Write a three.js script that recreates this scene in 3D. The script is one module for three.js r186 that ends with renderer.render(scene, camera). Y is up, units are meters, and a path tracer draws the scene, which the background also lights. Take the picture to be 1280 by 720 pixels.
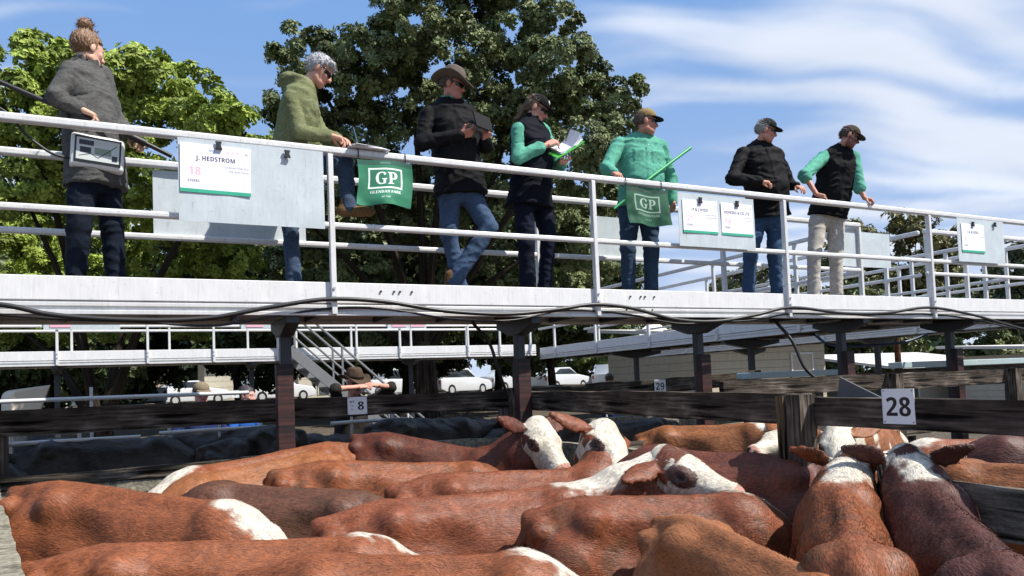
import * as THREE from 'three';
import { mergeGeometries, toCreasedNormals } from 'three/addons/utils/BufferGeometryUtils.js';
import { RoundedBoxGeometry } from 'three/addons/geometries/RoundedBoxGeometry.js';
import { ImprovedNoise } from 'three/addons/math/ImprovedNoise.js';

// ---------------------------------------------------------------- camera, sky, sun, exposure
const scene = new THREE.Scene();
const EYE = 1.65, GROUND = -0.15, DECK = 2.505;
const camera = new THREE.PerspectiveCamera(2 * Math.atan(360 / 925) * 180 / Math.PI, 1280 / 720, 0.05, 2000);
camera.position.set(0, EYE, 0);
{
  const pitch = 2.6 * Math.PI / 180, yaw = 26.6 * Math.PI / 180;
  camera.lookAt(Math.sin(yaw) * Math.cos(pitch), EYE + Math.sin(pitch), -Math.cos(yaw) * Math.cos(pitch));
  camera.rotateZ(-2.35 * Math.PI / 180);
}
camera.setViewOffset(1280, 720, 0, -79, 1280, 720);
const renderer = new THREE.WebGLRenderer({ antialias: true });
renderer.toneMapping = THREE.LinearToneMapping;
renderer.toneMappingExposure = 1.52;
renderer.shadowMap.enabled = true;

const SUN = new THREE.Vector3(0.42, 0.80, 0.43).normalize();
const sun = new THREE.DirectionalLight(new THREE.Color(1, 0.955, 0.88), 5);
sun.position.copy(SUN).multiplyScalar(60); sun.target.position.set(0, 0, 0);
sun.castShadow = true; sun.shadow.mapSize.set(2048, 2048);
Object.assign(sun.shadow.camera, { left: -45, right: 45, top: 45, bottom: -45, near: 1, far: 160 });
scene.add(sun); scene.add(sun.target);

// ---------------------------------------------------------------- noise and random numbers
const perlin = new ImprovedNoise();
const N3 = (x, y, z) => perlin.noise(x + 17.3, y + 5.1, z + 9.7);
function fbm(x, y, z, o = 4) { let a = 0.5, s = 0, f = 1; for (let i = 0; i < o; i++) { s += a * N3(x * f, y * f, z * f + i * 7.7); a *= 0.5; f *= 2.03; } return s; }
function mulberry(a) { return () => { a |= 0; a = a + 0x6D2B79F5 | 0; let t = Math.imul(a ^ a >>> 15, 1 | a); t = t + Math.imul(t ^ t >>> 7, 61 | t) ^ t; return ((t ^ t >>> 14) >>> 0) / 4294967296; }; }
const clamp = (x, a = 0, b = 1) => x < a ? a : x > b ? b : x;
const sstep = (a, b, x) => { const t = clamp((x - a) / (b - a)); return t * t * (3 - 2 * t); };
const mix = (a, b, t) => a + (b - a) * t;

// sky: blue overhead with long streaks of high cloud that thicken towards one side
{
  const w = 1792, h = 896, d = new Float32Array(w * h * 4);
  const ca = Math.cos(0.55), sa = Math.sin(0.55);
  for (let j = 0; j < h; j++) {
    const el = (j + 0.5) / h * Math.PI - Math.PI / 2;
    const up = Math.max(0, Math.sin(el));
    for (let i = 0; i < w; i++) {
      const k = (j * w + i) * 4, az = ((i + 0.5) / w - 0.5) * 2 * Math.PI;
      const dx = Math.cos(el) * Math.cos(az), dz = Math.cos(el) * Math.sin(az);
      const t = Math.pow(1 - up, 3.2);
      let r = mix(0.125, 0.52, t), g = mix(0.290, 0.62, t), b = mix(0.62, 0.79, t);
      if (el > -0.05) {
        const q = 1 / (Math.max(up, 0) + 0.16);
        let px = dx * q, pz = dz * q;
        const wx = fbm(px * 0.7, pz * 0.7, 3, 3), wz = fbm(px * 0.7, pz * 0.7, 8, 3);
        px += 0.55 * wx; pz += 0.55 * wz;
        const s = px * ca + pz * sa, c = -px * sa + pz * ca;      // s runs along the streaks
        let n = fbm(s * 0.62, c * 2.3, 1.5, 6) * 1.15 + fbm(px * 0.55, pz * 0.55, 5.5, 4) * 0.75;
        const veil = sstep(-1.5, 2.6, dx * q * 0.95 - 0.55 * dz * q * -0.35);
        const fine = fbm(s * 1.3, c * 5.2, 11.5, 5);
        const wisp = fbm(s * 0.9 + 4, c * 7.5, 31.5, 5);
        const cov = sstep(0.03 - 0.10 * veil, 0.98 - 0.32 * veil, n * 0.85 + 0.22 + 0.95 * fine + 0.6 * wisp);
        const body = 0.88 * cov;
        const li = 0.80 + 0.16 * fbm(s * 1.1, c * 4.5, 20, 4);
        r = mix(r, 0.70 * li / 0.8, body); g = mix(g, 0.745 * li / 0.8, body); b = mix(b, 0.83 * li / 0.8, body);
      } else { r *= 0.55; g *= 0.5; b *= 0.42; }
      d[k] = r; d[k + 1] = g; d[k + 2] = b; d[k + 3] = 1;
    }
  }
  const sky = new THREE.DataTexture(d, w, h, THREE.RGBAFormat, THREE.FloatType);
  sky.mapping = THREE.EquirectangularReflectionMapping; sky.magFilter = THREE.LinearFilter; sky.minFilter = THREE.LinearFilter; sky.wrapS = THREE.RepeatWrapping;
  sky.needsUpdate = true;
  scene.background = sky; scene.environment = sky;
  scene.backgroundIntensity = 0.80; scene.environmentIntensity = 0.80;
}

// ---------------------------------------------------------------- names, things, parts
const taken = {};
function numbered(name) { const n = taken[name] = (taken[name] ?? -1) + 1; return n ? `${name}_${String(n).padStart(3, '0')}` : name; }
function tag(o, label, category, group, kind) { if (label) o.userData.label = label; if (category) o.userData.category = category; if (group) o.userData.group = group; if (kind) o.userData.kind = kind; return o; }
function thing(name, label, category, base = [0, 0, 0], group) {
  const o = new THREE.Group(); o.name = numbered(name); o.position.set(...base); o.userData.base = undefined; scene.add(o);
  delete o.userData.base; o.baseAt = base;
  return tag(o, label, category, group);
}
function shade(m) { m.castShadow = true; m.receiveShadow = true; return m; }
// geometry is given in world metres; the part is stored relative to the base of its thing
function part(parent, name, geo, mat, at) {
  const b = parent.baseAt || [0, 0, 0];
  if (at) { const m = shade(new THREE.Mesh(geo, mat)); m.name = name; m.position.set(at[0] - b[0], at[1] - b[1], at[2] - b[2]); parent.add(m); return m; }
  const g = geo.clone(); g.translate(-b[0], -b[1], -b[2]);
  const m = shade(new THREE.Mesh(g, mat)); m.name = name; parent.add(m); m.baseAt = b; return m;
}
function single(name, geo, mat, label, category, group, kind) {
  geo.computeBoundingBox(); const bb = geo.boundingBox, c = [(bb.min.x + bb.max.x) / 2, bb.min.y, (bb.min.z + bb.max.z) / 2];
  geo.translate(-c[0], -c[1], -c[2]);
  const m = shade(new THREE.Mesh(geo, mat)); m.name = numbered(name); m.position.set(...c); scene.add(m);
  return tag(m, label, category, group, kind);
}

// ---------------------------------------------------------------- geometry helpers (world metres, x along the catwalk, z towards the camera)
const V = (x, y, z) => new THREE.Vector3(x, y, z);
function merged(list) { return list.length === 1 ? list[0] : mergeGeometries(list.map(g => { let q = g.index ? g.toNonIndexed() : g; for (const k of Object.keys(q.attributes)) if (!['position', 'normal', 'uv', 'color'].includes(k)) q.deleteAttribute(k); return q; })); }
function metricUV(g, s = 1) {
  const q = g.index ? g.toNonIndexed() : g, p = q.attributes.position, n = q.attributes.normal, uv = new Float32Array(p.count * 2);
  for (let i = 0; i < p.count; i++) {
    const ax = Math.abs(n.getX(i)), ay = Math.abs(n.getY(i)), az = Math.abs(n.getZ(i));
    let a, b; if (ax > ay && ax > az) { a = p.getZ(i); b = p.getY(i); } else if (ay > az) { a = p.getX(i); b = p.getZ(i); } else { a = p.getX(i); b = p.getY(i); }
    uv[2 * i] = a * s; uv[2 * i + 1] = b * s;
  }
  q.setAttribute('uv', new THREE.BufferAttribute(uv, 2)); return q;
}
function box(x0, x1, y0, y1, z0, z1, r = 0.004) {
  const w = Math.abs(x1 - x0), h = Math.abs(y1 - y0), d = Math.abs(z1 - z0);
  const g = r > 0 ? new RoundedBoxGeometry(w, h, d, 1, Math.min(r, w * .3, h * .3, d * .3)) : new THREE.BoxGeometry(w, h, d);
  g.translate((x0 + x1) / 2, (y0 + y1) / 2, (z0 + z1) / 2); return metricUV(g);
}
function bar(a, b, w, h, r = 0.006, upv) {       // rectangular bar from a to b, w across and h tall
  a = V(...a); b = V(...b); const L = a.distanceTo(b);
  const g = new RoundedBoxGeometry(w, h, L, 2, Math.min(r, w * .45, h * .45)); const gm = metricUV(g);
  const z = b.clone().sub(a).normalize(), up = upv ? V(...upv) : Math.abs(z.y) > 0.95 ? V(0, 0, 1) : V(0, 1, 0), x = up.clone().cross(z).normalize(), y = z.clone().cross(x);
  const m = new THREE.Matrix4().makeBasis(x, y, z).setPosition(a.add(b).multiplyScalar(.5)); gm.applyMatrix4(m); return gm;
}
function tube(pts, r, seg = 40, rad = 8) { return new THREE.TubeGeometry(new THREE.CatmullRomCurve3(pts.map(p => V(...p))), seg, r, rad, false); }
function cyl(a, b, r0, r1 = r0, n = 12) {
  a = V(...a); b = V(...b); const g = new THREE.CylinderGeometry(r1, r0, a.distanceTo(b), n, 1);
  const q = new THREE.Quaternion().setFromUnitVectors(V(0, 1, 0), b.clone().sub(a).normalize()); g.applyQuaternion(q); const c = a.add(b).multiplyScalar(.5); g.translate(c.x, c.y, c.z); return g;
}
// a sawn board between two points: edges waver, faces are uneven
function plank(a, b, h, t, seed = 1, rough = 0.006, segs = 60) {
  a = V(...a); b = V(...b); const L = a.distanceTo(b);
  let g = new THREE.BoxGeometry(L, h, t, Math.max(4, Math.round(L * segs / 4)), 4, 2);
  const p = g.attributes.position;
  for (let i = 0; i < p.count; i++) {
    const x = p.getX(i), y = p.getY(i), z = p.getZ(i);
    const e = rough * (fbm(x * 1.3 + seed * 3.1, y * 9, z * 9, 3) * 2.4), f = rough * (fbm(x * 5 + seed, y * 22 + 4, z * 3, 3) * 2);
    const ex = Math.abs(Math.abs(y) - h / 2) < 1e-5 ? 1 : 0.2;
    p.setXYZ(i, x, y + e * 1.6 * ex + rough * 1.5 * N3(x * .5, seed, 2), z + f + rough * 2 * N3(x * .6, seed, 7));
  }
  g = toCreasedNormals(g, 0.7); metricUV(g);
  const X = b.clone().sub(a).normalize(), Z = X.clone().cross(Math.abs(X.y) > .95 ? V(0, 0, 1) : V(0, 1, 0)).normalize(), Y = Z.clone().cross(X);
  g.applyMatrix4(new THREE.Matrix4().makeBasis(X, Y, Z).setPosition(a.add(b).multiplyScalar(.5))); return g;
}

// ---------------------------------------------------------------- textures and materials
function tile(w, h, fn, srgb = true) {
  const d = new Uint8Array(w * h * 4);
  for (let j = 0; j < h; j++) for (let i = 0; i < w; i++) { const c = fn(i / w, j / h), k = (j * w + i) * 4; for (let q = 0; q < 3; q++) d[k + q] = clamp(Array.isArray(c) ? c[q] : c) * 255; d[k + 3] = 255; }
  const t = new THREE.DataTexture(d, w, h, THREE.RGBAFormat); t.wrapS = t.wrapT = THREE.RepeatWrapping; t.magFilter = THREE.LinearFilter; t.minFilter = THREE.LinearMipmapLinearFilter; t.generateMipmaps = true;
  if (srgb) t.colorSpace = THREE.SRGBColorSpace; t.needsUpdate = true; return t;
}
// repeating noise: values on a wrapped lattice
const lattice = (() => { const r = mulberry(91), a = new Float32Array(65536); for (let i = 0; i < a.length; i++) a[i] = r(); return a; })();
function wrapNoise(x, y, px, py, s = 0) {
  const f = (i, j) => lattice[((((i % px) + px) % px) * 131 + (((j % py) + py) % py) * 7919 + s * 613) & 65535];
  const i = Math.floor(x), j = Math.floor(y); let u = x - i, v = y - j; u = u * u * (3 - 2 * u); v = v * v * (3 - 2 * v);
  return mix(mix(f(i, j), f(i + 1, j), u), mix(f(i, j + 1), f(i + 1, j + 1), u), v);
}
function wfbm(u, v, px, py, o = 4, s = 0) { let a = 0.5, t = 0, n = 0; for (let k = 0; k < o; k++) { t += a * wrapNoise(u * px, v * py, px, py, s + k); n += a; a *= .55; px *= 2; py *= 2; } return t / n; }
const lin = (r, g, b) => new THREE.Color().setRGB(r, g, b);
function withRepeat(t, x, y = x) { const c = t.clone(); c.repeat.set(x, y); c.needsUpdate = true; return c; }

const grainMap = tile(512, 512, (u, v) => { const g = wfbm(u, v, 3, 60, 4, 1), c = wfbm(u, v, 8, 8, 4, 9), k = wfbm(u, v, 2, 34, 3, 5); let x = 0.50 + 0.45 * (g - .5) * 2 * .8 + .35 * (c - .5); if (k > .66) x -= (k - .66) * 2.2; const w = wfbm(u, v, 5, 7, 4, 33); const s = sstep(.55, .75, w) * .22; return [x + s + .02, x + s, x + s - .02]; });
const grainBump = tile(512, 512, (u, v) => { const g = wfbm(u, v, 3, 70, 4, 1), k = wfbm(u, v, 2, 34, 3, 5); return .5 + (g - .5) * .9 - Math.max(0, k - .62) * 2; }, false);
const roughMap = tile(512, 512, (u, v) => { const a = wfbm(u, v, 40, 40, 4, 3), b = wfbm(u, v, 9, 9, 5, 14), c = wfbm(u, v, 90, 90, 2, 8); const x = .66 + (a - .5) * .5 + (b - .5) * .25 - (c > .78 ? .14 : 0); return [x + .01, x, x - .035]; });
const roughBump = tile(512, 512, (u, v) => wfbm(u, v, 50, 50, 4, 3) * .7 + wfbm(u, v, 10, 10, 3, 14) * .3, false);
const scuffMap = tile(512, 512, (u, v) => { const a = wfbm(u, v, 12, 6, 5, 2), b = wfbm(u, v, 90, 8, 3, 21), c = wfbm(u, v, 30, 30, 3, 4); const g = wfbm(u, v, 46, 5, 3, 51), st = Math.max(0, g - .70) * .6, x = .95 + (a - .5) * .09 + (b - .5) * .06 - (c > .78 ? .05 : 0); return [x - st * .7, x - st * .85, x + .004 - st]; });
const clothMap = tile(256, 256, (u, v) => .82 + (wfbm(u, v, 64, 64, 2, 2) - .5) * .35 + (wfbm(u, v, 6, 6, 4, 6) - .5) * .12);
const clothBump = tile(256, 256, (u, v) => wfbm(u, v, 60, 60, 2, 2) * .4 + wfbm(u, v, 8, 8, 4, 6) * .6, false);
const furMap = tile(1024, 1024, (u, v) => { const w = wfbm(u, v, 7, 7, 3, 40) * .06, h = wfbm(u + w, v + w * .6, 44, 130, 2, 4), l = wfbm(u + w, v + w * 2, 16, 30, 4, 17), m = wfbm(u, v, 6, 6, 4, 26); const x = .87 + (h - .5) * .34 + (l - .5) * .26 + (m - .5) * .22; return [x, x * .985, x * .97]; });
const furBump = tile(1024, 1024, (u, v) => { const w = wfbm(u, v, 7, 7, 3, 40) * .06; return wfbm(u + w, v + w * .6, 44, 130, 2, 4) * .4 + wfbm(u + w, v + w * 2, 16, 30, 4, 17) * .6; }, false);

function std(color, rough, extra = {}) { return new THREE.MeshPhysicalMaterial({ color, roughness: rough, metalness: 0, specularIntensity: rough > .7 ? .35 : 1, ...extra }); }
const M = {
  alu: std(lin(.74, .735, .72), .42, { metalness: .12, map: scuffMap }),
  fascia: std(lin(.76, .755, .745), .42, { map: scuffMap }),
  channel: std(lin(.70, .695, .68), .4, { metalness: .15, map: scuffMap }),
  galv: std(lin(.42, .44, .45), .5, { metalness: .55, map: scuffMap }),
  dullSteel: std(lin(.20, .205, .21), .6, { metalness: .2, map: scuffMap }),
  deckGrid: std(lin(.16, .15, .155), .7, { metalness: .3 }),
  steelDark: std(lin(.045, .052, .06), .5, { metalness: .3, map: scuffMap }),
  maroon: std(lin(.12, .032, .027), .6, { map: grainMap }),
  darkWood: std(lin(.25, .215, .185), .9, { map: grainMap, bumpMap: grainBump, bumpScale: .006 }),
  greyWood: std(lin(.30, .27, .23), .9, { map: grainMap, bumpMap: grainBump, bumpScale: .006 }),
  paleWood: std(lin(.50, .47, .40), .92, { map: roughMap, bumpMap: roughBump, bumpScale: .008 }),
  barnWood: std(lin(.58, .55, .48), .92, { map: grainMap, bumpMap: roughBump, bumpScale: .008 }),
  splitWood: std(lin(.42, .33, .20), .85, { map: grainMap, bumpMap: grainBump, bumpScale: .004 }),
  rubber: std(lin(.012, .012, .013), .45),
  blueHose: std(lin(.012, .03, .08), .4),
  panel: std(lin(.60, .66, .68), .35, { map: scuffMap, metalness: .1 }),
  paper: std(lin(.86, .86, .90), .8),
  tarp: new THREE.MeshPhysicalMaterial({ color: lin(.052, .043, .036), roughness: .6, specularIntensity: .25, side: THREE.DoubleSide, bumpMap: clothBump, bumpScale: .004 }),
  black: std(lin(.012, .012, .013), .5),
  silver: std(lin(.55, .55, .54), .35, { metalness: .4 }),
  ground: std(lin(.20, .17, .14), .95, { map: withRepeat(roughMap, .5) , bumpMap: withRepeat(roughBump, .5), bumpScale: .02 }),
};
const PEOPLE = {woman: {head: [-0.31, 4.173, -5.98], neck: [-0.33, 4.045, -6.0], shR: [-0.42, 3.974, -5.86], shL: [-0.22, 4.099, -6.16], elR: [-0.5, 3.732, -5.78], haR: [-0.28, 3.644, -5.8], elL: [-0.14, 3.711, -6.1], haL: [0.01, 3.501, -5.86], pel: [-0.28, 3.284, -6.02], hipR: [-0.35, 3.232, -5.95], hipL: [-0.22, 3.279, -6.08], knR: [-0.38, 2.875, -5.93], knL: [-0.18, 2.919, -6.08], anR: [-0.41, 2.563, -5.98], anL: [-0.16, 2.592, -6.12]},
  hoodie: {head: [1.34, 4.281, -5.98], neck: [1.22, 4.127, -6.0], shR: [1.08, 3.975, -5.87], shL: [1.25, 4.136, -6.18], elR: [1.13, 3.692, -5.83], haR: [1.44, 3.679, -5.78], elL: [1.37, 3.803, -6.12], haL: [1.52, 3.692, -5.9], pel: [1.09, 3.536, -6.08], hipR: [1.09, 3.457, -6.0], hipL: [1.12, 3.505, -6.16], knL: [1.1, 3.042, -6.14], anL: [1.12, 2.562, -6.14], knR: [1.51, 3.517, -5.92], anR: [1.52, 3.153, -5.88]},
  hatman: {head: [2.5, 4.314, -5.95], neck: [2.49, 4.19, -6.0], shR: [2.24, 4.045, -6.0], shL: [2.68, 4.103, -5.98], elR: [2.19, 3.761, -5.93], haR: [2.56, 3.838, -5.76], elL: [2.78, 3.792, -5.92], haL: [2.72, 3.82, -5.76], pel: [2.55, 3.425, -6.0], hipR: [2.46, 3.377, -6.02], hipL: [2.62, 3.38, -5.98], knR: [2.44, 2.997, -6.02], anR: [2.56, 2.615, -6.06], knL: [2.77, 3.048, -5.88], anL: [2.44, 2.678, -6.0]},
  noter: {head: [3.33, 4.204, -5.93], neck: [3.3, 4.094, -5.98], shR: [3.08, 3.97, -5.88], shL: [3.5, 4.087, -6.1], elR: [3.06, 3.693, -5.83], haR: [3.41, 3.855, -5.77], elL: [3.6, 3.723, -6.02], haL: [3.52, 3.693, -5.8], pel: [3.27, 3.407, -6.02], hipR: [3.17, 3.33, -5.97], hipL: [3.4, 3.369, -6.06], knR: [3.17, 2.936, -5.95], anR: [3.18, 2.584, -6.0], knL: [3.46, 3.024, -6.04], anL: [3.42, 2.604, -6.1]},
  greenshirt: {head: [4.58, 4.231, -5.92], neck: [4.58, 4.111, -6.0], shR: [4.28, 4.018, -6.06], shL: [4.79, 4.022, -5.94], elR: [4.12, 3.74, -5.98], haR: [4.12, 3.623, -5.8], elL: [4.89, 3.699, -5.96], haL: [4.83, 3.361, -5.88], pel: [4.53, 3.383, -6.04], hipR: [4.43, 3.325, -6.07], hipL: [4.62, 3.322, -6.0], knR: [4.37, 2.955, -6.04], anR: [4.37, 2.575, -6.08], knL: [4.61, 2.955, -5.98], anL: [4.61, 2.572, -6.02]},
  blackjacket: {head: [6.22, 4.337, -5.92], neck: [6.19, 4.206, -6.0], shR: [5.93, 4.086, -6.05], shL: [6.43, 4.092, -5.95], elR: [5.74, 3.776, -5.98], haR: [6.05, 3.712, -5.78], elL: [6.53, 3.769, -5.92], haL: [6.53, 3.686, -5.76], pel: [6.3, 3.425, -6.04], hipR: [6.16, 3.361, -6.07], hipL: [6.37, 3.359, -6.0], knR: [6.0, 2.951, -6.04], anR: [5.97, 2.565, -6.08], knL: [6.3, 2.953, -5.98], anL: [6.35, 2.564, -6.02]},
  vestman: {head: [7.44, 4.377, -5.82], neck: [7.41, 4.269, -5.93], shR: [7.15, 4.166, -6.0], shL: [7.59, 4.175, -5.88], elR: [6.75, 3.885, -5.9], haR: [6.8, 3.571, -5.75], elL: [7.55, 3.797, -5.82], haL: [7.55, 3.579, -5.73], pel: [7.33, 3.523, -6.1], hipR: [7.19, 3.437, -6.12], hipL: [7.41, 3.438, -6.06], knR: [7.04, 3.002, -6.08], anR: [7.0, 2.588, -6.1], knL: [7.33, 3.003, -6.02], anL: [7.32, 2.586, -6.04]}};
const CATTLE = {c01: {hip: [1.17, 1.24, -5.8], wit: [0.27, 1.151, -5.5]},
  c02: {hip: [0.96, 1.208, -5.35], wit: [0.27, 1.14, -5.05]},
  c03: {hip: [1.81, 1.279, -5.75], wit: [2.4, 1.125, -5.35], poll: [2.73, 1.377, -5.05], muz: [2.81, 1.052, -4.7]},
  c04: {hip: [1.18, 1.172, -5.0], wit: [2.08, 1.091, -4.85]},
  c05: {hip: [1.77, 1.092, -4.4], wit: [2.63, 1.064, -4.2], poll: [2.89, 1.356, -4.35], muz: [2.88, 1.032, -3.95]},
  c06: {hip: [0.97, 1.101, -4.05], wit: [0.38, 1.146, -4.5]},
  c07: {hip: [1.19, 1.063, -3.75], wit: [2.07, 1.058, -3.6], poll: [2.63, 1.249, -3.4], muz: [2.84, 1.088, -2.95]},
  c08: {hip: [-0.37, 1.208, -4.7], wit: [0.43, 1.081, -4.0]},
  c09: {hip: [-0.04, 1.03, -3.55], wit: [0.86, 0.983, -3.3]},
  c10: {hip: [0.65, 1.017, -2.85], wit: [1.27, 0.983, -2.55]},
  c11: {hip: [2.04, 1.051, -3.2], wit: [2.69, 1.03, -2.9]},
  c12: {hip: [2.13, 1.017, -2.5], wit: [2.09, 0.959, -2.0]},
  c13: {hip: [2.26, 1.057, -1.85], wit: [2.74, 1.131, -2.3], poll: [3.06, 1.255, -2.5], muz: [3.45, 1.065, -2.72]},
  c14: {hip: [2.33, 1.073, -1.4], wit: [2.97, 1.148, -2.05], poll: [3.12, 1.287, -2.25], muz: [3.31, 1.105, -2.45]},
  c15: {hip: [3.12, 1.191, -2.95], wit: [2.84, 1.216, -3.3]},
  c16: {hip: [4.41, 1.206, -5.2], wit: [4.73, 1.213, -4.8], poll: [4.72, 1.187, -4.4], muz: [4.06, 1.087, -4.3]},
  c17: {hip: [6.0, 1.243, -4.6], wit: [5.15, 1.253, -4.1], poll: [4.1, 1.287, -3.45], muz: [3.83, 1.081, -3.2]},
  c18: {hip: [3.71, 1.171, -1.9], wit: [3.7, 1.15, -2.35]},
  c19: {hip: [5.03, 1.154, -3.0], wit: [4.67, 1.149, -3.2]},
  c20: {hip: [5.1, 1.194, -2.6], wit: [4.95, 1.175, -2.9]}};
const OAK_LOBES = [[4.58, 11.58, -21.95, 1.09], [3.96, 10.16, -21.94, 0.83], [5.41, 10.77, -22.04, 1.25], [6.34, 11.64, -20.82, 1.25], [7.33, 12.42, -20.02, 1.25], [8.48, 11.61, -20.48, 1.5], [9.95, 13.71, -21.17, 1.17], [10.72, 12.75, -20.48, 1.25], [11.71, 13.17, -19.86, 0.99], [11.29, 11.02, -18.57, 1.19], [12.47, 10.35, -18.95, 1.14], [12.96, 10.05, -17.95, 0.57], [13.27, 10.33, -17.47, 0.26], [12.52, 8.48, -17.74, 1.04], [11.66, 8.26, -18.51, 1.45], [11.07, 10.96, -20.77, 1.5], [9.56, 10.16, -21.28, 1.56], [7.49, 10.74, -22.22, 1.56], [6.1, 9.52, -22.96, 1.5], [4.62, 8.92, -21.94, 1.19], [4.27, 8.04, -24.84, 1.25], [5.78, 7.68, -26.45, 1.56], [7.43, 8.35, -24.02, 1.56], [9.64, 8.18, -23.75, 1.76], [11.49, 8.28, -22.43, 1.76], [13.18, 6.82, -21.65, 1.5], [14.14, 7.8, -20.79, 0.99], [15.34, 6.06, -23.28, 1.04], [13.37, 5.48, -23.8, 1.5], [10.9, 5.74, -24.06, 1.56], [9.1, 5.96, -25.82, 1.56], [6.72, 5.6, -25.89, 1.56], [5.09, 6.35, -29.17, 1.3], [10.23, 3.94, -26.51, 1.43], [7.81, 4.12, -26.78, 1.25], [5.54, 4.15, -27.18, 1.25], [12.76, 3.99, -25.38, 1.25], [14.37, 4.42, -23.55, 0.93], [9.01, 15.12, -21.46, 1.56], [10.81, 14.73, -20.48, 1.3], [7.3, 14.13, -21.26, 1.04]];
const ELM_LOBES = [[-2.71, 10.11, -21.74, 0.86], [-2.04, 10.42, -21.89, 0.78], [-1.28, 9.66, -21.1, 0.97], [-0.37, 9.34, -19.93, 0.91], [0.33, 9.55, -19.95, 0.86], [1.11, 9.66, -20.93, 0.86], [1.68, 8.36, -18.64, 0.82], [2.32, 7.95, -18.34, 0.65], [2.9, 7.81, -19.62, 0.54], [-2.68, 8.88, -21.43, 1.08], [-1.68, 8.66, -21.63, 1.25], [-0.4, 8.54, -20.82, 1.25], [0.84, 7.98, -19.88, 1.25], [2.09, 7.99, -21.25, 1.04], [-2.8, 7.49, -22.27, 1.25], [-1.6, 7.51, -22.72, 1.25], [-0.08, 7.1, -22.35, 1.25], [1.59, 7.18, -23.14, 1.25], [2.83, 6.9, -21.57, 0.82], [-3.23, 6.53, -27.18, 1.25], [-1.51, 6.38, -27.38, 1.25], [0.55, 6.09, -25.21, 1.25], [2.39, 6.12, -24.93, 1.19], [-4.15, 9.31, -23.82, 1.25], [-4.31, 7.12, -24.66, 1.25], [-2.51, 4.54, -26.13, 1.12], [-0.58, 4.33, -25.62, 1.08], [1.48, 4.44, -26.03, 1.08], [-4.04, 4.52, -28.38, 0.97], [2.94, 4.46, -23.87, 0.86]];
const OAK_FOOT = [[8.22, 2.05, -22.73]];
const ELM_FOOT = [[-0.83, 2.12, -22.78]];
// ---------------------------------------------------------------- ground: level under the pens, rising to the car park behind
const groundAt = z => GROUND + .72 * sstep(16.5, 23, -z) + .62 * sstep(26, 46, -z);
{
  const g = new THREE.PlaneGeometry(900, 900, 1, 450); g.rotateX(-Math.PI / 2); g.translate(0, 0, -200); const gp = g.attributes.position; for (let i = 0; i < gp.count; i++) gp.setY(i, groundAt(gp.getZ(i))); g.computeVertexNormals();
  const m = new THREE.Mesh(metricUV(g), M.ground); m.name = 'ground'; m.receiveShadow = true; m.userData.kind = 'structure'; scene.add(m);
}

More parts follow.
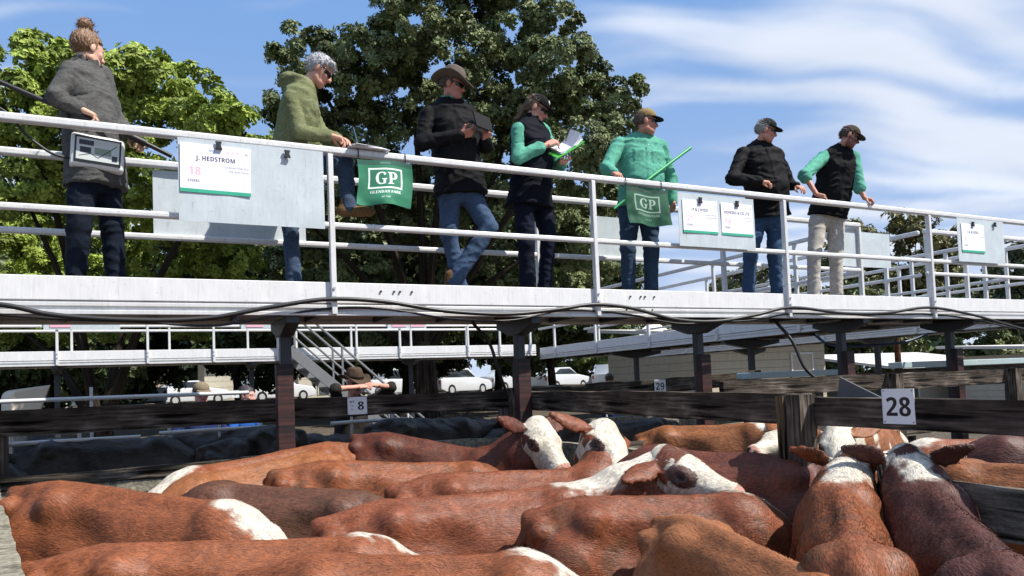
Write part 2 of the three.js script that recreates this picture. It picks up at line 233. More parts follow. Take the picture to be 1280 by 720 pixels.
// ---------------------------------------------------------------- catwalks
// axis 'x' runs along the catwalk, axis 'z' away from the camera; s is measured along it, c across it
function catwalk(o) {
  const P = o.axis === 'x' ? (s, y, c) => [s, y, -c] : (s, y, c) => [c, y, -s];
  const B = (s0, s1, y0, y1, c0, c1, r) => { const a = P(s0, y0, c0), b = P(s1, y1, c1); return box(a[0], b[0], a[1], b[1], a[2], b[2], r); };
  const t = thing('catwalk', o.label, 'catwalk', P(o.s0, GROUND, o.c0), 'raised catwalks over the yards');
  const D = o.deck, c0 = o.c0, c1 = o.c1, dir = Math.sign(c1 - c0);
  for (const [c, sg] of [[c0, 1], [c1, -1]]) {
    const f = sg * dir;
    const fa = part(t, 'fascia', B(o.s0, o.s1, D - .165, D, c, c + f * .05, .006), M.fascia);
    part(fa, 'channel', merged([B(o.s0, o.s1, D - .205, D - .178, c - f * .004, c + f * .05, .004), B(o.s0, o.s1, D - .262, D - .232, c - f * .012, c + f * .05, .004), B(o.s0, o.s1, D - .262, D - .17, c + f * .012, c + f * .03, .002)]), M.channel);
  }
  for (let s = o.s0, k = 0; s < o.s1 - .05; s += o.panel, k++) part(t, 'deck_panel', B(s + .006, Math.min(s + o.panel, o.s1) - .006, D - .15, D - .11, c0 + dir * .055, c1 - dir * .055, .004), M.deckGrid);
  const top = D + 1.035, mid = D + .445;
  for (const [c, posts, f] of [[c0, o.posts0, dir], [c1, o.posts1, -dir]]) {
    for (const s of posts) {
      const p = part(t, 'post', bar(P(s, D - .255, c - f * .014), P(s, top - .03, c - f * .014), .042, .055, .006), M.alu);
      for (const dy of [-.05, -.12]) part(p, 'bolt', cyl(P(s, D + dy, c - f * .03), P(s, D + dy, c - f * .052), .011, .011, 8), M.silver);
    }
    for (const [a, b] of (f === dir ? o.rails0 : o.rails1) || [[o.s0, o.s1]]) {
      part(t, 'top_rail', bar(P(a, top, c - f * .012), P(b, top, c - f * .012), .062, .062, .02), M.alu);
      part(t, 'mid_rail', bar(P(a, mid, c - f * .012), P(b, mid, c - f * .012), .045, .05, .018), M.alu);
    }
  }
  const cm = (c0 + c1) / 2;
  for (const s of o.supports) {
    const sup = part(t, 'support', bar(P(s, GROUND, cm), P(s, D - .33, cm), .085, .085, .01), M.steelDark);
    // cross arm under the deck, deeper in its middle
    const sh = new THREE.Shape(); const hw = Math.abs(c1 - c0) / 2 - .02; sh.moveTo(-hw, 0); sh.lineTo(hw, 0); sh.lineTo(hw, -.045); sh.lineTo(.10, -.125); sh.lineTo(-.10, -.125); sh.lineTo(-hw, -.045); sh.closePath();
    const g = new THREE.ExtrudeGeometry(sh, { depth: .1, bevelEnabled: true, bevelSize: .004, bevelThickness: .004, bevelSegments: 1 }); g.translate(0, 0, -.05);
    if (o.axis === 'x') g.rotateY(Math.PI / 2); const q = P(s, D - .266, cm); g.translate(...q);
    part(sup, 'cross_arm', metricUV(g), M.steelDark);
    if (!o.plain) part(sup, 'timber_footing', bar(P(s - .03, GROUND, cm - dir * .10), P(s - .03, D - .62, cm - dir * .10), .13, .10, .008), M.maroon);
  }
  const nb = Math.floor((o.s1 - o.s0) / .6); const beams = [];
  for (let i = 0; i <= nb; i++) { const s = o.s0 + .05 + i * .6; beams.push(B(s, s + .05, D - .25, D - .152, c0 + dir * .06, c1 - dir * .06, .003)); }
  const jo = part(t, 'floor_joists', merged(beams), M.steelDark);
  return t;
}
const P0 = 1.34, PS = 2.43;
const mainWalk = catwalk({ axis: 'x', s0: -4.2, s1: 16.5, c0: 5.74, c1: 6.50, deck: DECK, panel: 1.215, posts0: [-2, -1, 0, 1, 2, 3, 4, 5].map(k => P0 + PS * k), posts1: [-3.3, 3.6, 6.05, 8.38, 9.75, 10.6, 13.1, 15.5],
  rails1: [[-4.2, 8.4], [9.7, 16.5]], supports: [-1.1, 1.03, 3.14, 5.27, 7.45, 9.5, 11.6], label: 'long white metal catwalk with people standing along its railing' });
catwalk({ axis: 'x', s0: -8, s1: 8.35, c0: 15.4, c1: 16.4, deck: 2.58, panel: 2.4, posts0: [-6.2, -3.9, -1.35, .1, 1.25, 2.45, 4.05, 5.0, 6.6, 7.4, 8.2], posts1: [-5, -1.2, .5, 2.0, 3.0, 4.2, 5.6, 7.0], supports: [-5, -1.4, 2.0, 5.4, 8.0], label: 'white metal catwalk crossing behind the pens under the trees', plain: true });
catwalk({ axis: 'z', s0: 6.56, s1: 15.34, c0: 8.42, c1: 9.66, deck: 2.49, panel: 2.2, posts0: [7.6, 9.3, 11.1, 12.9, 14.6], posts1: [7.1, 9.0, 10.9, 12.8, 14.7], supports: [9.2, 12.4], label: 'grey metal catwalk leading back from the long one beside the weatherboard shed', plain: true });
catwalk({ axis: 'z', s0: 6.56, s1: 16.0, c0: 11.7, c1: 12.6, deck: 2.49, panel: 2.2, posts0: [6.9, 7.5, 8.1, 10, 12, 14], posts1: [7.1, 9.0, 10.9, 12.8, 14.7], supports: [9.2, 12.4], label: 'grey metal catwalk branching off beyond the two capped men', plain: true });

for (const [x, y] of [[1.72, 2.44], [1.83, 2.44], [1.88, 2.44], [1.98, 2.44], [4.15, 2.44], [4.27, 2.44], [4.32, 2.44], [4.43, 2.44], [4.1, 2.315], [4.2, 2.315], [4.3, 2.315], [4.4, 2.315]]) part(mainWalk, 'bolt_head', cyl([x, y, -5.745], [x, y, -5.728], .009, .009, 8), M.steelDark);
// stairs coming down from the far catwalk
{
  const t = thing('staircase', 'grey metal staircase with handrails coming down from the far catwalk', 'stairs', [3.0, GROUND, -13.8]);
  const top = [2.5, 2.5], bot = [5.4, GROUND];
  for (const z of [-15.2, -14.4]) {
    part(t, 'stringer', bar([top[0], top[1], z], [bot[0], bot[1] + .1, z], .04, .2, .005), M.dullSteel);
    part(t, 'handrail', bar([top[0], top[1] + .95, z], [bot[0], bot[1] + .95, z], .045, .045, .015), M.dullSteel);
    part(t, 'handrail', bar([top[0], top[1] + .5, z], [bot[0], bot[1] + .5, z], .04, .04, .015), M.dullSteel);
    for (let k = 0; k < 4; k++) { const f = k / 3, x = mix(top[0] + .1, bot[0] - .1, f), y = mix(top[1], bot[1] + .1, f); part(t, 'baluster', bar([x, y, z], [x, y + .9, z], .04, .04, .01), M.dullSteel); }
  }
  for (let k = 1; k < 14; k++) { const f = k / 14; part(t, 'tread', box(mix(top[0], bot[0], f) - .12, mix(top[0], bot[0], f) + .12, mix(top[1], bot[1], f) - .02, mix(top[1], bot[1], f) + .02, -15.17, -14.43), M.dullSteel); }
}

// cables slung under the front edge of the catwalk
{
  const c1 = [[-2, 2.33], [-0.8, 2.297], [-0.54, 2.237], [-0.08, 2.202], [0.42, 2.215], [0.86, 2.299], [1.29, 2.365], [1.71, 2.353], [2.25, 2.281], [2.84, 2.259], [3.32, 2.304], [3.7, 2.352], [4.09, 2.327], [4.65, 2.216], [5.15, 2.201], [5.69, 2.269], [6.15, 2.348], [7.0, 2.294], [7.67, 2.299], [8.47, 2.372], [9.31, 2.29], [10.5, 2.096], [11.2, 2.08], [12, 2.2]];
  single('cable', tube(c1.map(([x, y]) => [x, y, -5.685]), .017, 260, 8), M.rubber, 'black cable slung in long loops along the front edge of the catwalk', 'cable');
  const c2 = c1.map(([x, y], i) => [x + .05, Math.min(2.30, y - .035 - .03 * Math.sin(i * 1.7)), -5.72 - .02 * (i % 2)]);
  single('cable', tube(c2, .010, 260, 6), M.rubber, 'thin black cable hanging just below the thicker looped cable on the catwalk', 'cable');
  single('hose', tube([[7.9, 2.15, -6.9], [8.3, 2.02, -7.0], [9, 1.99, -6.95], [9.6, 2.03, -6.8], [9.9, 2.12, -6.7]], .02, 40, 8), M.blueHose, 'dark blue hose sagging between two catwalk supports', 'hose');
  single('hose', tube([[6.2, 2.25, -5.95], [6.3, 2.0, -5.8], [6.36, 1.7, -5.7], [6.5, 1.52, -5.6]], .018, 30, 8), M.rubber, 'black hose dropping from the catwalk towards the pen rails by the shed', 'hose');
  single('hose', tube([[2.75, 2.25, -6.3], [2.92, 2.05, -6.3], [3.0, 1.8, -6.3], [3.1, 1.55, -6.32]], .016, 30, 8), M.rubber, 'black hose dropping from the catwalk beside the corner support', 'hose');
}

// ---------------------------------------------------------------- pen fences
{
  const t = thing('pen_fence', 'dark weathered timber pen fence under the long catwalk, carrying the number 8', 'fence', [0, GROUND, -6.38], 'timber pen fences');
  part(t, 'rail_board', plank([-4.5, 1.53, -6.38], [1.0, 1.52, -6.38], .19, .05, 1), M.darkWood);
  part(t, 'rail_board', plank([1.0, 1.52, -6.385], [3.12, 1.513, -6.38], .172, .05, 2), M.darkWood);
  part(t, 'rail_board', plank([-4.5, 1.095, -6.33], [.75, 1.105, -6.33], .085, .07, 3), M.greyWood);
  part(t, 'rail_board', plank([-4.5, 1.0, -6.35], [.75, 1.005, -6.35], .085, .07, 13), M.paleWood);
  part(t, 'rail_board', plank([.7, 1.06, -6.36], [3.12, 1.065, -6.36], .21, .07, 4, .008), M.paleWood);
  part(t, 'rail_board', plank([-4.5, .72, -6.36], [3.12, .72, -6.36], .2, .06, 5), M.paleWood);
  part(t, 'rail_board', plank([-4.5, .38, -6.36], [3.12, .38, -6.36], .2, .06, 6), M.greyWood);
  for (const x of [-3.2, -.95, 3.2]) part(t, 'fence_post', plank([x, GROUND, -6.45], [x, x > 3 ? 1.62 : 1.45, -6.45], .15, .13, x + 9), M.darkWood);
}
{
  const t = thing('pen_fence', 'dark weathered timber pen fence beside the pen, carrying the number 28', 'fence', [3.2, GROUND, -3], 'timber pen fences');
  const X = 3.2;
  part(t, 'rail_board', plank([X, 1.502, -6.25], [X, 1.455, -2.98], .175, .05, 21), M.darkWood);
  part(t, 'rail_board', plank([X, 1.446, -2.80], [X, 1.385, .6], .15, .05, 22), M.darkWood);
  part(t, 'rail_board', plank([X + .02, 1.04, -6.25], [X + .02, 1.03, -2.98], .2, .06, 24, .008), M.paleWood);
  part(t, 'rail_board', plank([X + .02, 1.03, -2.8], [X + .02, 1.0, .6], .22, .07, 25, .010), M.barnWood);
  part(t, 'rail_board', plank([X + .02, .7, -6.25], [X + .02, .68, .6], .2, .06, 26), M.greyWood);
  part(t, 'rail_board', plank([X + .02, .36, -6.25], [X + .02, .34, .6], .2, .06, 27), M.greyWood);
  const p = part(t, 'fence_post', plank([X - .06, GROUND, -2.89], [X - .06, 1.535, -2.89], .135, .12, 28, .008), M.darkWood);
  part(p, 'split_face', plank([X - .125, .9, -2.93], [X - .125, 1.53, -2.935], .05, .012, 29, .006), M.splitWood);
  part(t, 'fence_post', plank([X + .06, GROUND, .3], [X + .06, 1.5, .3], .16, .12, 30), M.darkWood);
}
{
  const t = thing('pen_fence', 'pale sunlit timber rail fence along the open side of the pen', 'fence', [-.5, GROUND, -3.6], 'timber pen fences');
  part(t, 'rail_board', plank([-.15, 1.07, -1.2], [-.97, 1.07, -6.2], .09, .13, 41, .008), M.paleWood);
  part(t, 'rail_board', plank([-.2, .8, -1.2], [-1.02, .8, -6.2], .22, .05, 42), M.paleWood);
  part(t, 'rail_board', plank([-.2, .4, -1.2], [-1.02, .4, -6.2], .22, .05, 43), M.greyWood);
  for (const f of [.05, .5, .95]) part(t, 'fence_post', plank([mix(-.02, -.86, f) - .26, GROUND, mix(-1.2, -6.2, f)], [mix(-.02, -.86, f) - .26, .98, mix(-1.2, -6.2, f)], .13, .12, 44 + f), M.greyWood);
}
{ // fences of the pens further along
  const t = thing('pen_fence', 'rough grey timber pen fence running away beyond the weatherboard shed side, carrying the number 29', 'fence', [7, GROUND, -7], 'timber pen fences');
  part(t, 'rail_board', plank([3.4, 1.505, -7.3], [7.3, 1.62, -7.3], .16, .06, 51, .012), M.greyWood);
  part(t, 'rail_board', plank([3.4, 1.1, -7.3], [7.3, 1.15, -7.3], .2, .06, 52), M.paleWood);
  part(t, 'rail_board', plank([3.4, .7, -7.3], [7.3, .7, -7.3], .2, .06, 53), M.greyWood);
  for (const x of [3.6, 5.4, 7.2]) part(t, 'fence_post', plank([x, GROUND, -7.4], [x, 1.6, -7.4], .14, .12, x), M.greyWood);
}
{
  const t = thing('pen_fence', 'dark timber fence rail crossing the pens behind the red and white cattle', 'fence', [8, GROUND, -5.6], 'timber pen fences');
  part(t, 'rail_board', plank([5.0, 1.52, -5.5], [13, 1.50, -5.5], .17, .06, 61, .008), M.darkWood);
  part(t, 'rail_board', plank([3.4, 1.0, -5.5], [13, 1.0, -5.5], .2, .06, 62), M.greyWood);
  part(t, 'rail_board', plank([3.4, .6, -5.5], [13, .6, -5.5], .2, .06, 63), M.greyWood);
  for (const x of [7.4, 9.6, 12]) part(t, 'fence_post', plank([x, GROUND, -5.42], [x, 1.6, -5.42], .14, .12, x), M.darkWood);
}
// grey sheet lying against the fence behind the number 28
{
  const sh = new THREE.Shape(); sh.moveTo(0, 0); sh.lineTo(.36, 0); sh.lineTo(.33, .15); sh.closePath();
  const g = new THREE.ExtrudeGeometry(sh, { depth: .012, bevelEnabled: false }); g.rotateY(Math.PI / 2); g.translate(3.27, 1.47, -2.38); 
  single('metal_sheet', g, std(lin(.10, .10, .105), .55, { metalness: .2, map: scuffMap }), 'grey triangular metal sheet leaning on the fence behind number 28', 'sheet');
}
// white pipe rails of the lane behind
function pipeRail(x0, x1, y, z, label, stubs) {
  const t = thing('pipe_rail', label, 'rail', [x0, GROUND, z], 'white pipe rails in the lane');
  part(t, 'pipe', tube([[x0, y, z], [(x0 + x1) / 2, y + .004, z], [x1, y, z]], .018, 12, 8), M.alu);
  for (const x of stubs) part(t, 'upright', cyl([x, GROUND, z - .01], [x, y + .10, z - .01], .013), M.alu);
}
pipeRail(-2.5, -.02, 1.345, -6.9, 'white pipe rail before the black steer past the pale rail', [-1.9, -.92, -.46]);
pipeRail(.12, 1.0, 1.36, -7.0, 'white pipe rail above the black cattle beside the brown support post', [.2, .6, .95]);
pipeRail(1.55, 2.3, 1.36, -6.9, 'short white pipe rail behind the number 8', [1.75, 2.15]);
pipeRail(-4, .9, 1.68, -7.4, 'pale pipe rail along the top of the lane fence', [-2.2, -.4]);
pipeRail(2.3, 6.5, 1.40, -9.0, 'white pipe rail far behind the two raised cattle heads', [3, 4.4, 6]);

{ // pale sheets capping the rails of the far pens
  for (const [a, b, y0, y1, z, l] of [[6.75, 8.35, 1.60, 1.68, -6.9, 'pale blue green sheet capping the rail beside the weatherboard shed'], [11.0, 15.5, 1.66, 1.76, -7.9, 'pale blue green sheet capping the rail of the last far pen']]) {
    const t = thing('capping_sheet', l, 'sheet', [a, y0, z], 'pale sheets capping the far pens'); const g = box(a, b, y0, y1, z - .25, z, .01);
    part(t, 'sheet', g, std(lin(.42, .52, .53), .5, { map: scuffMap })); part(t, 'bearer', box(a + .05, b - .05, y0 - .12, y0 - .004, z - .18, z - .08), M.greyWood);
    for (const x of [a + .3, b - .3]) part(t, 'leg', box(x - .05, x + .05, GROUND, y0 - .124, z - .18, z - .08), M.greyWood);
  }
}
// ---------------------------------------------------------------- signs and flags
function print(w, h, draw) {
  const c = document.createElement('canvas'); c.width = w; c.height = h; const x = c.getContext('2d'); draw(x, w, h);
  const t = new THREE.CanvasTexture(c); t.colorSpace = THREE.SRGBColorSpace; t.magFilter = THREE.LinearFilter; return t;
}
const fill = (x, c, a, b, w, h) => { x.fillStyle = c; x.fillRect(a, b, w, h); };
function sheet(w, h, bend = 0.004, nx = 12, ny = 8, seed = 1) {     // thin upright sheet facing the camera, slightly buckled, printed face uv 0..1
  const g = new THREE.BoxGeometry(w, h, .003, nx, ny, 1), p = g.attributes.position;
  for (let i = 0; i < p.count; i++) { const x = p.getX(i), y = p.getY(i); p.setZ(i, p.getZ(i) + bend * (fbm(x * 4 + seed, y * 4, seed, 2) * 3)); }
  g.computeVertexNormals(); return g;
}
function saleCard(title, lines, count, kind) {
  return print(512, 360, (x, w, h) => {
    fill(x, '#e9e8f4', 0, 0, w, h); fill(x, '#3fa98b', 0, h - 26, w, 26);
    x.fillStyle = 'rgba(20,90,70,.55)'; x.font = '14px sans-serif'; x.textAlign = 'left'; x.fillText('AUSTRALIAN BEEF', 16, h - 8); x.fillText('LIVESTOCK', w - 120, h - 8);
    x.fillStyle = '#e8b9c4'; x.font = 'bold 34px sans-serif'; x.fillText('A A A', 335, 58);
    x.fillStyle = '#5a7bb8'; x.font = 'bold 22px sans-serif'; x.fillText('NVD', 205, 52);
    x.fillStyle = '#44464e'; x.font = 'bold 18px sans-serif'; x.fillText('EU', 470, 56);
    x.textAlign = 'center'; x.fillStyle = '#30313d'; x.font = 'bold 46px sans-serif'; x.fillText(title, w / 2, 122);
    x.textAlign = 'right'; x.font = '20px sans-serif'; x.fillStyle = '#50525e'; lines.forEach((s, i) => x.fillText(s, w - 14, 165 + i * 30));
    x.textAlign = 'left'; x.fillStyle = '#efb3c2'; x.font = 'bold 84px sans-serif'; x.fillText(count, 56, 232);
    x.fillStyle = '#3c3d48'; x.font = 'bold 26px sans-serif'; x.fillText(kind, 50, 284);
  });
}
const clipGeo = (() => { const s = new THREE.Shape(); s.moveTo(-.022, -.022); s.lineTo(.022, -.022); s.lineTo(.012, .004); s.lineTo(.02, .03); s.lineTo(-.02, .03); s.lineTo(-.012, .004); s.closePath(); return new THREE.ExtrudeGeometry(s, { depth: .014, bevelEnabled: true, bevelSize: .002, bevelThickness: .002, bevelSegments: 1 }); })();
// painted panel hung on the rails, with paper cards clipped to it
function board(x0, x1, y0, y1, z, slope, label, cards, mat = M.panel) {
  const t = thing('notice_board', label, 'notice board', [x0, y0, z], 'notice boards on the catwalk railing');
  const w = x1 - x0, h = y1 - y0, at = (x, y, d) => [x, y, z + d];
  part(t, 'panel', sheet(w, h, .003, 12, 8, x0), mat, at((x0 + x1) / 2, (y0 + y1) / 2, 0));
  for (const c of cards) {
    if (c.tex) { const m = part(t, 'card', sheet(c.w, c.h, .002, 8, 6, c.x), std(lin(1, 1, 1), .75, { map: c.tex }), at(c.x, c.y, .008)); m.rotation.z = c.tilt || 0; if (c.label) m.userData.label = c.label; }
    const k = part(t, 'clip', clipGeo, M.black, at(c.x + (c.dx || 0), c.y + c.h / 2 - .005, .012));
  }
  return t;
}
board(.25, 1.27, 2.90, 3.50, -5.645, 0, 'wide grey notice board hung beside the man in the green hoodie', [
  { x: .50, y: 3.285, w: .475, h: .355, tex: saleCard('J. HEDSTROM', ['GLENDAN PARK BLD', 'EPR: BEEF GRASS'], '18', 'STEERS'), dx: .02, tilt: -.012 },
  { x: 1.0, y: 3.40, w: .1, h: .10 }]);
board(4.70, 5.69, 2.935, 3.465, -5.645, 0, 'grey notice board with two cards hung before the man in the black jacket', [
  { x: 4.97, y: 3.235, w: .44, h: .33, tex: saleCard('P & J HYDE', ['GLENDAN PARK BLD', 'EPR: BEEF GRASS'], '21', 'STEERS') },
  { x: 5.45, y: 3.235, w: .42, h: .33, tex: saleCard('HOPKINS & CO LTD', ['ANGUS PARK', 'EPR: GRASS'], '14', 'STEERS') }]);
board(9.06, 10.02, 2.95, 3.50, -5.645, 0, 'weathered grey notice board with one card clipped to the railing past the two capped men', [
  { x: 9.36, y: 3.25, w: .46, h: .36, tex: saleCard('I & M KING', ['OLD FARM', ' '], '9', 'STEERS') },
  { x: 9.82, y: 3.36, w: .1, h: .18 }]);
board(.10, 1.30, 2.95, 3.50, -6.53, 0, 'blank pale board hung on the rear railing behind the wide notice board', []);
board(7.9, 9.0, 3.0, 3.46, -6.53, 0, 'blank pale board hung on the rear railing past the two capped men', []);
board(4.25, 5.0, 2.95, 3.4, -6.53, 0, 'blank pale board on the rear railing behind the man in the mint shirt', []);
for (const [x0, x1, n, l] of [[-1.55, -.35, 1, 'small pale board on the far catwalk railing near the forked tree'], [1.75, 2.5, 1, 'small pale board on the far catwalk railing above the stairs'], [4.72, 5.6, 2, 'small pale board with two cards on the far catwalk railing by the dark tree trunk']]) {
  const t = thing('notice_board', l, 'notice board', [x0, 2.95, -15.36], 'notice boards on the far catwalk');
  part(t, 'panel', box(x0, x1, 2.96, 3.18, -15.36, -15.34), M.panel);
  for (let k = 0; k < n; k++) part(t, 'card', box(x0 + .1 + k * .42, x0 + .42 + k * .42, 3.0, 3.16, -15.335, -15.33, 0), std(lin(.8, .42, .5), .8));
}
// green flags
const flagTex = print(512, 400, (x, w, h) => {
  fill(x, '#2b7a5c', 0, 0, w, h); fill(x, '#24594b', 0, 0, w, 44);
  x.strokeStyle = '#f2f6f2'; x.lineWidth = 15; x.strokeRect(100, 78, 300, 168);
  x.fillStyle = '#fbfdfb'; x.textAlign = 'center'; x.font = 'bold 150px serif'; x.fillText('GP', w / 2, 214);
  x.font = 'bold 34px serif'; x.fillText('GLENDAN PARK', w / 2, 296); x.font = '20px sans-serif'; x.fillText('EST 1990', w / 2, 342); x.fillStyle = '#9fc4b4'; x.fillText('LIVESTOCK', w / 2, 32);
});
function flag(x0, x1, y0, y1, label, seed, base) {
  const t = thing('flag', label, 'flag', [x0, y0, -5.64], 'green flags tied to the railing');
  const g = new THREE.PlaneGeometry(x1 - x0, y1 - y0, 30, 20), p = g.attributes.position;
  for (let i = 0; i < p.count; i++) { const x = p.getX(i), y = p.getY(i), d = (y1 - y0) / 2 - y; p.setZ(i, .03 * d / .35 * Math.sin(x * 17 + seed) + .05 * d * fbm(x * 5, y * 4, seed, 3) * 3); p.setX(i, x + .012 * Math.sin(y * 11 + seed)); p.setY(i, y + .008 * Math.sin(x * 14 + seed)); }
  g.computeVertexNormals();
  part(t, 'cloth', g, new THREE.MeshStandardMaterial({ color: lin(...base), map: flagTex, roughness: .75, side: THREE.DoubleSide }), [(x0 + x1) / 2, (y0 + y1) / 2, -5.635]);
  for (const x of [x0 + .03, x1 - .03]) part(t, 'cable_tie', (() => { const q = new THREE.TorusGeometry(.043, .004, 6, 16); q.rotateY(Math.PI / 2); return q; })(), M.black, [x, 3.535, -5.728]);
}
flag(1.53, 1.98, 3.115, 3.475, 'green GP flag tied to the railing beside the raised boot', 1, [.9, .95, .92]);
flag(4.10, 4.58, 3.115, 3.46, 'darker green GP flag tied to the railing before the man in the mint shirt', 4, [.32, .42, .36]);

// pen numbers
function numberPlate(n, geoAt, w, h, label, small, rotY) {
  const tex = print(256, 256, (x, W, H) => { fill(x, '#e6e8e8', 0, 0, W, H); x.fillStyle = '#0c0c0e'; x.textAlign = 'center'; x.font = `bold ${n.length > 1 ? 190 : 170}px sans-serif`; x.fillText(n, small ? W * .68 : W / 2, n.length > 1 ? 198 : 190); if (small) { x.font = 'bold 42px sans-serif'; x.fillText('WT', 58, 84); x.fillStyle = '#6a6c70'; x.font = '30px sans-serif'; x.fillText('TO', 60, 138); x.fillText('ALL', 60, 190); } x.fillStyle = '#55585a'; for (const [a, b] of [[14, 14], [242, 14], [14, 242], [242, 242]]) { x.beginPath(); x.arc(a, b, 6, 0, 7); x.fill(); } });
  const g = new THREE.BoxGeometry(w, h, .004); const m = new THREE.Mesh(g, std(lin(.95, .95, .95), .45, { map: tex }));
  shade(m); m.name = numbered('number_plate'); m.position.set(...geoAt); m.rotation.y = rotY; scene.add(m); return tag(m, label, 'number plate', 'pen number plates');
}
numberPlate('28', [3.165, 1.475, -2.305], .165, .165, 'square white number plate reading 28 nailed to the fence rail', false, -Math.PI / 2).rotation.x = 0;
numberPlate('8', [1.66, 1.525, -6.345], .17, .15, 'white number plate with a large 8 and small print on the fence rail', true, 0);
numberPlate('29', [5.62, 1.56, -7.25], .17, .16, 'small white number plate reading 29 half hidden behind a fence rail', false, 0);
numberPlate('7', [.80, 1.67, -7.6], .07, .07, 'tiny white number plate in the lane beside the brown support post', false, 0);
// ---------------------------------------------------------------- solid modelling: distance fields meshed on a grid
function surface(sdf, lo, hi, h, colour) {
  const nx = Math.ceil((hi[0] - lo[0]) / h) + 1, ny = Math.ceil((hi[1] - lo[1]) / h) + 1, nz = Math.ceil((hi[2] - lo[2]) / h) + 1, B = 4;
  const f = new Float32Array(nx * ny * nz).fill(1), id = (i, j, k) => (k * ny + j) * nx + i;
  for (let k = 0; k < nz; k += B) for (let j = 0; j < ny; j += B) for (let i = 0; i < nx; i += B) {
    const d = sdf(lo[0] + (i + 1.5) * h, lo[1] + (j + 1.5) * h, lo[2] + (k + 1.5) * h), i1 = Math.min(i + B, nx), j1 = Math.min(j + B, ny), k1 = Math.min(k + B, nz);
    if (Math.abs(d) > h * 6.2) { if (d < 0) for (let c = k; c < k1; c++) for (let b = j; b < j1; b++) for (let a = i; a < i1; a++) f[id(a, b, c)] = -1; continue; }
    for (let c = k; c < k1; c++) for (let b = j; b < j1; b++) for (let a = i; a < i1; a++) f[id(a, b, c)] = sdf(lo[0] + a * h, lo[1] + b * h, lo[2] + c * h);
  }
  const vid = new Int32Array(nx * ny * nz).fill(-1), pos = [], idx = [];
  const ed = [[0, 1], [2, 3], [4, 5], [6, 7], [0, 2], [1, 3], [4, 6], [5, 7], [0, 4], [1, 5], [2, 6], [3, 7]], v8 = new Float32Array(8);
  for (let k = 0; k < nz - 1; k++) for (let j = 0; j < ny - 1; j++) for (let i = 0; i < nx - 1; i++) {
    let m = 0; for (let c = 0; c < 8; c++) { const v = f[id(i + (c & 1), j + (c >> 1 & 1), k + (c >> 2))]; v8[c] = v; if (v < 0) m |= 1 << c; }
    if (m === 0 || m === 255) continue;
    let x = 0, y = 0, z = 0, n = 0;
    for (const [a, b] of ed) if ((m >> a & 1) !== (m >> b & 1)) { const t = v8[a] / (v8[a] - v8[b]); x += mix(a & 1, b & 1, t); y += mix(a >> 1 & 1, b >> 1 & 1, t); z += mix(a >> 2, b >> 2, t); n++; }
    vid[id(i, j, k)] = pos.length / 3; pos.push(lo[0] + (i + x / n) * h, lo[1] + (j + y / n) * h, lo[2] + (k + z / n) * h);
  }
  const quad = (a, b, c, d, fl) => { if (a < 0 || b < 0 || c < 0 || d < 0) return; fl ? idx.push(a, c, b, a, d, c) : idx.push(a, b, c, a, c, d); };
  for (let k = 1; k < nz - 1; k++) for (let j = 1; j < ny - 1; j++) for (let i = 1; i < nx - 1; i++) {
    const s = f[id(i, j, k)] < 0;
    if (s !== f[id(i + 1, j, k)] < 0) quad(vid[id(i, j - 1, k - 1)], vid[id(i, j, k - 1)], vid[id(i, j, k)], vid[id(i, j - 1, k)], !s);
    if (s !== f[id(i, j + 1, k)] < 0) quad(vid[id(i - 1, j, k - 1)], vid[id(i - 1, j, k)], vid[id(i, j, k)], vid[id(i, j, k - 1)], !s);
    if (s !== f[id(i, j, k + 1)] < 0) quad(vid[id(i - 1, j - 1, k)], vid[id(i, j - 1, k)], vid[id(i, j, k)], vid[id(i - 1, j, k)], !s);
  }
  const g = new THREE.BufferGeometry(); g.setAttribute('position', new THREE.Float32BufferAttribute(pos, 3)); g.setIndex(idx); g.computeVertexNormals();
  if (colour) { const n = pos.length / 3, c = new Float32Array(pos.length); for (let i = 0; i < n; i++) { const q = colour(pos[3 * i], pos[3 * i + 1], pos[3 * i + 2]); c[3 * i] = q[0]; c[3 * i + 1] = q[1]; c[3 * i + 2] = q[2]; } g.setAttribute('color', new THREE.BufferAttribute(c, 3)); }
  return g;
}
const smin = (a, b, k) => { const h = Math.max(k - Math.abs(a - b), 0) / k; return Math.min(a, b) - h * h * k * .25; };
const smax = (a, b, k) => -smin(-a, -b, k);
function cap(x, y, z, a, b, ra, rb) {
  const bx = b[0] - a[0], by = b[1] - a[1], bz = b[2] - a[2], px = x - a[0], py = y - a[1], pz = z - a[2];
  const t = clamp((px * bx + py * by + pz * bz) / (bx * bx + by * by + bz * bz + 1e-9));
  const dx = px - t * bx, dy = py - t * by, dz = pz - t * bz; return Math.sqrt(dx * dx + dy * dy + dz * dz) - (ra + (rb - ra) * t);
}
const ell = (x, y, z, cx, cy, cz, rx, ry, rz) => { const a = (x - cx) / rx, b = (y - cy) / ry, c = (z - cz) / rz, k = Math.sqrt(a * a + b * b + c * c); return (k - 1) * Math.min(rx, ry, rz); };
function vsub(a, b) { return [a[0] - b[0], a[1] - b[1], a[2] - b[2]]; }
function vadd(a, b, s = 1) { return [a[0] + b[0] * s, a[1] + b[1] * s, a[2] + b[2] * s]; }
function vnorm(a) { const l = Math.hypot(...a) || 1; return [a[0] / l, a[1] / l, a[2] / l]; }
function vcross(a, b) { return [a[1] * b[2] - a[2] * b[1], a[2] * b[0] - a[0] * b[2], a[0] * b[1] - a[1] * b[0]]; }
function vdot(a, b) { return a[0] * b[0] + a[1] * b[1] + a[2] * b[2]; }
function vmix(a, b, t) { return [mix(a[0], b[0], t), mix(a[1], b[1], t), mix(a[2], b[2], t)]; }
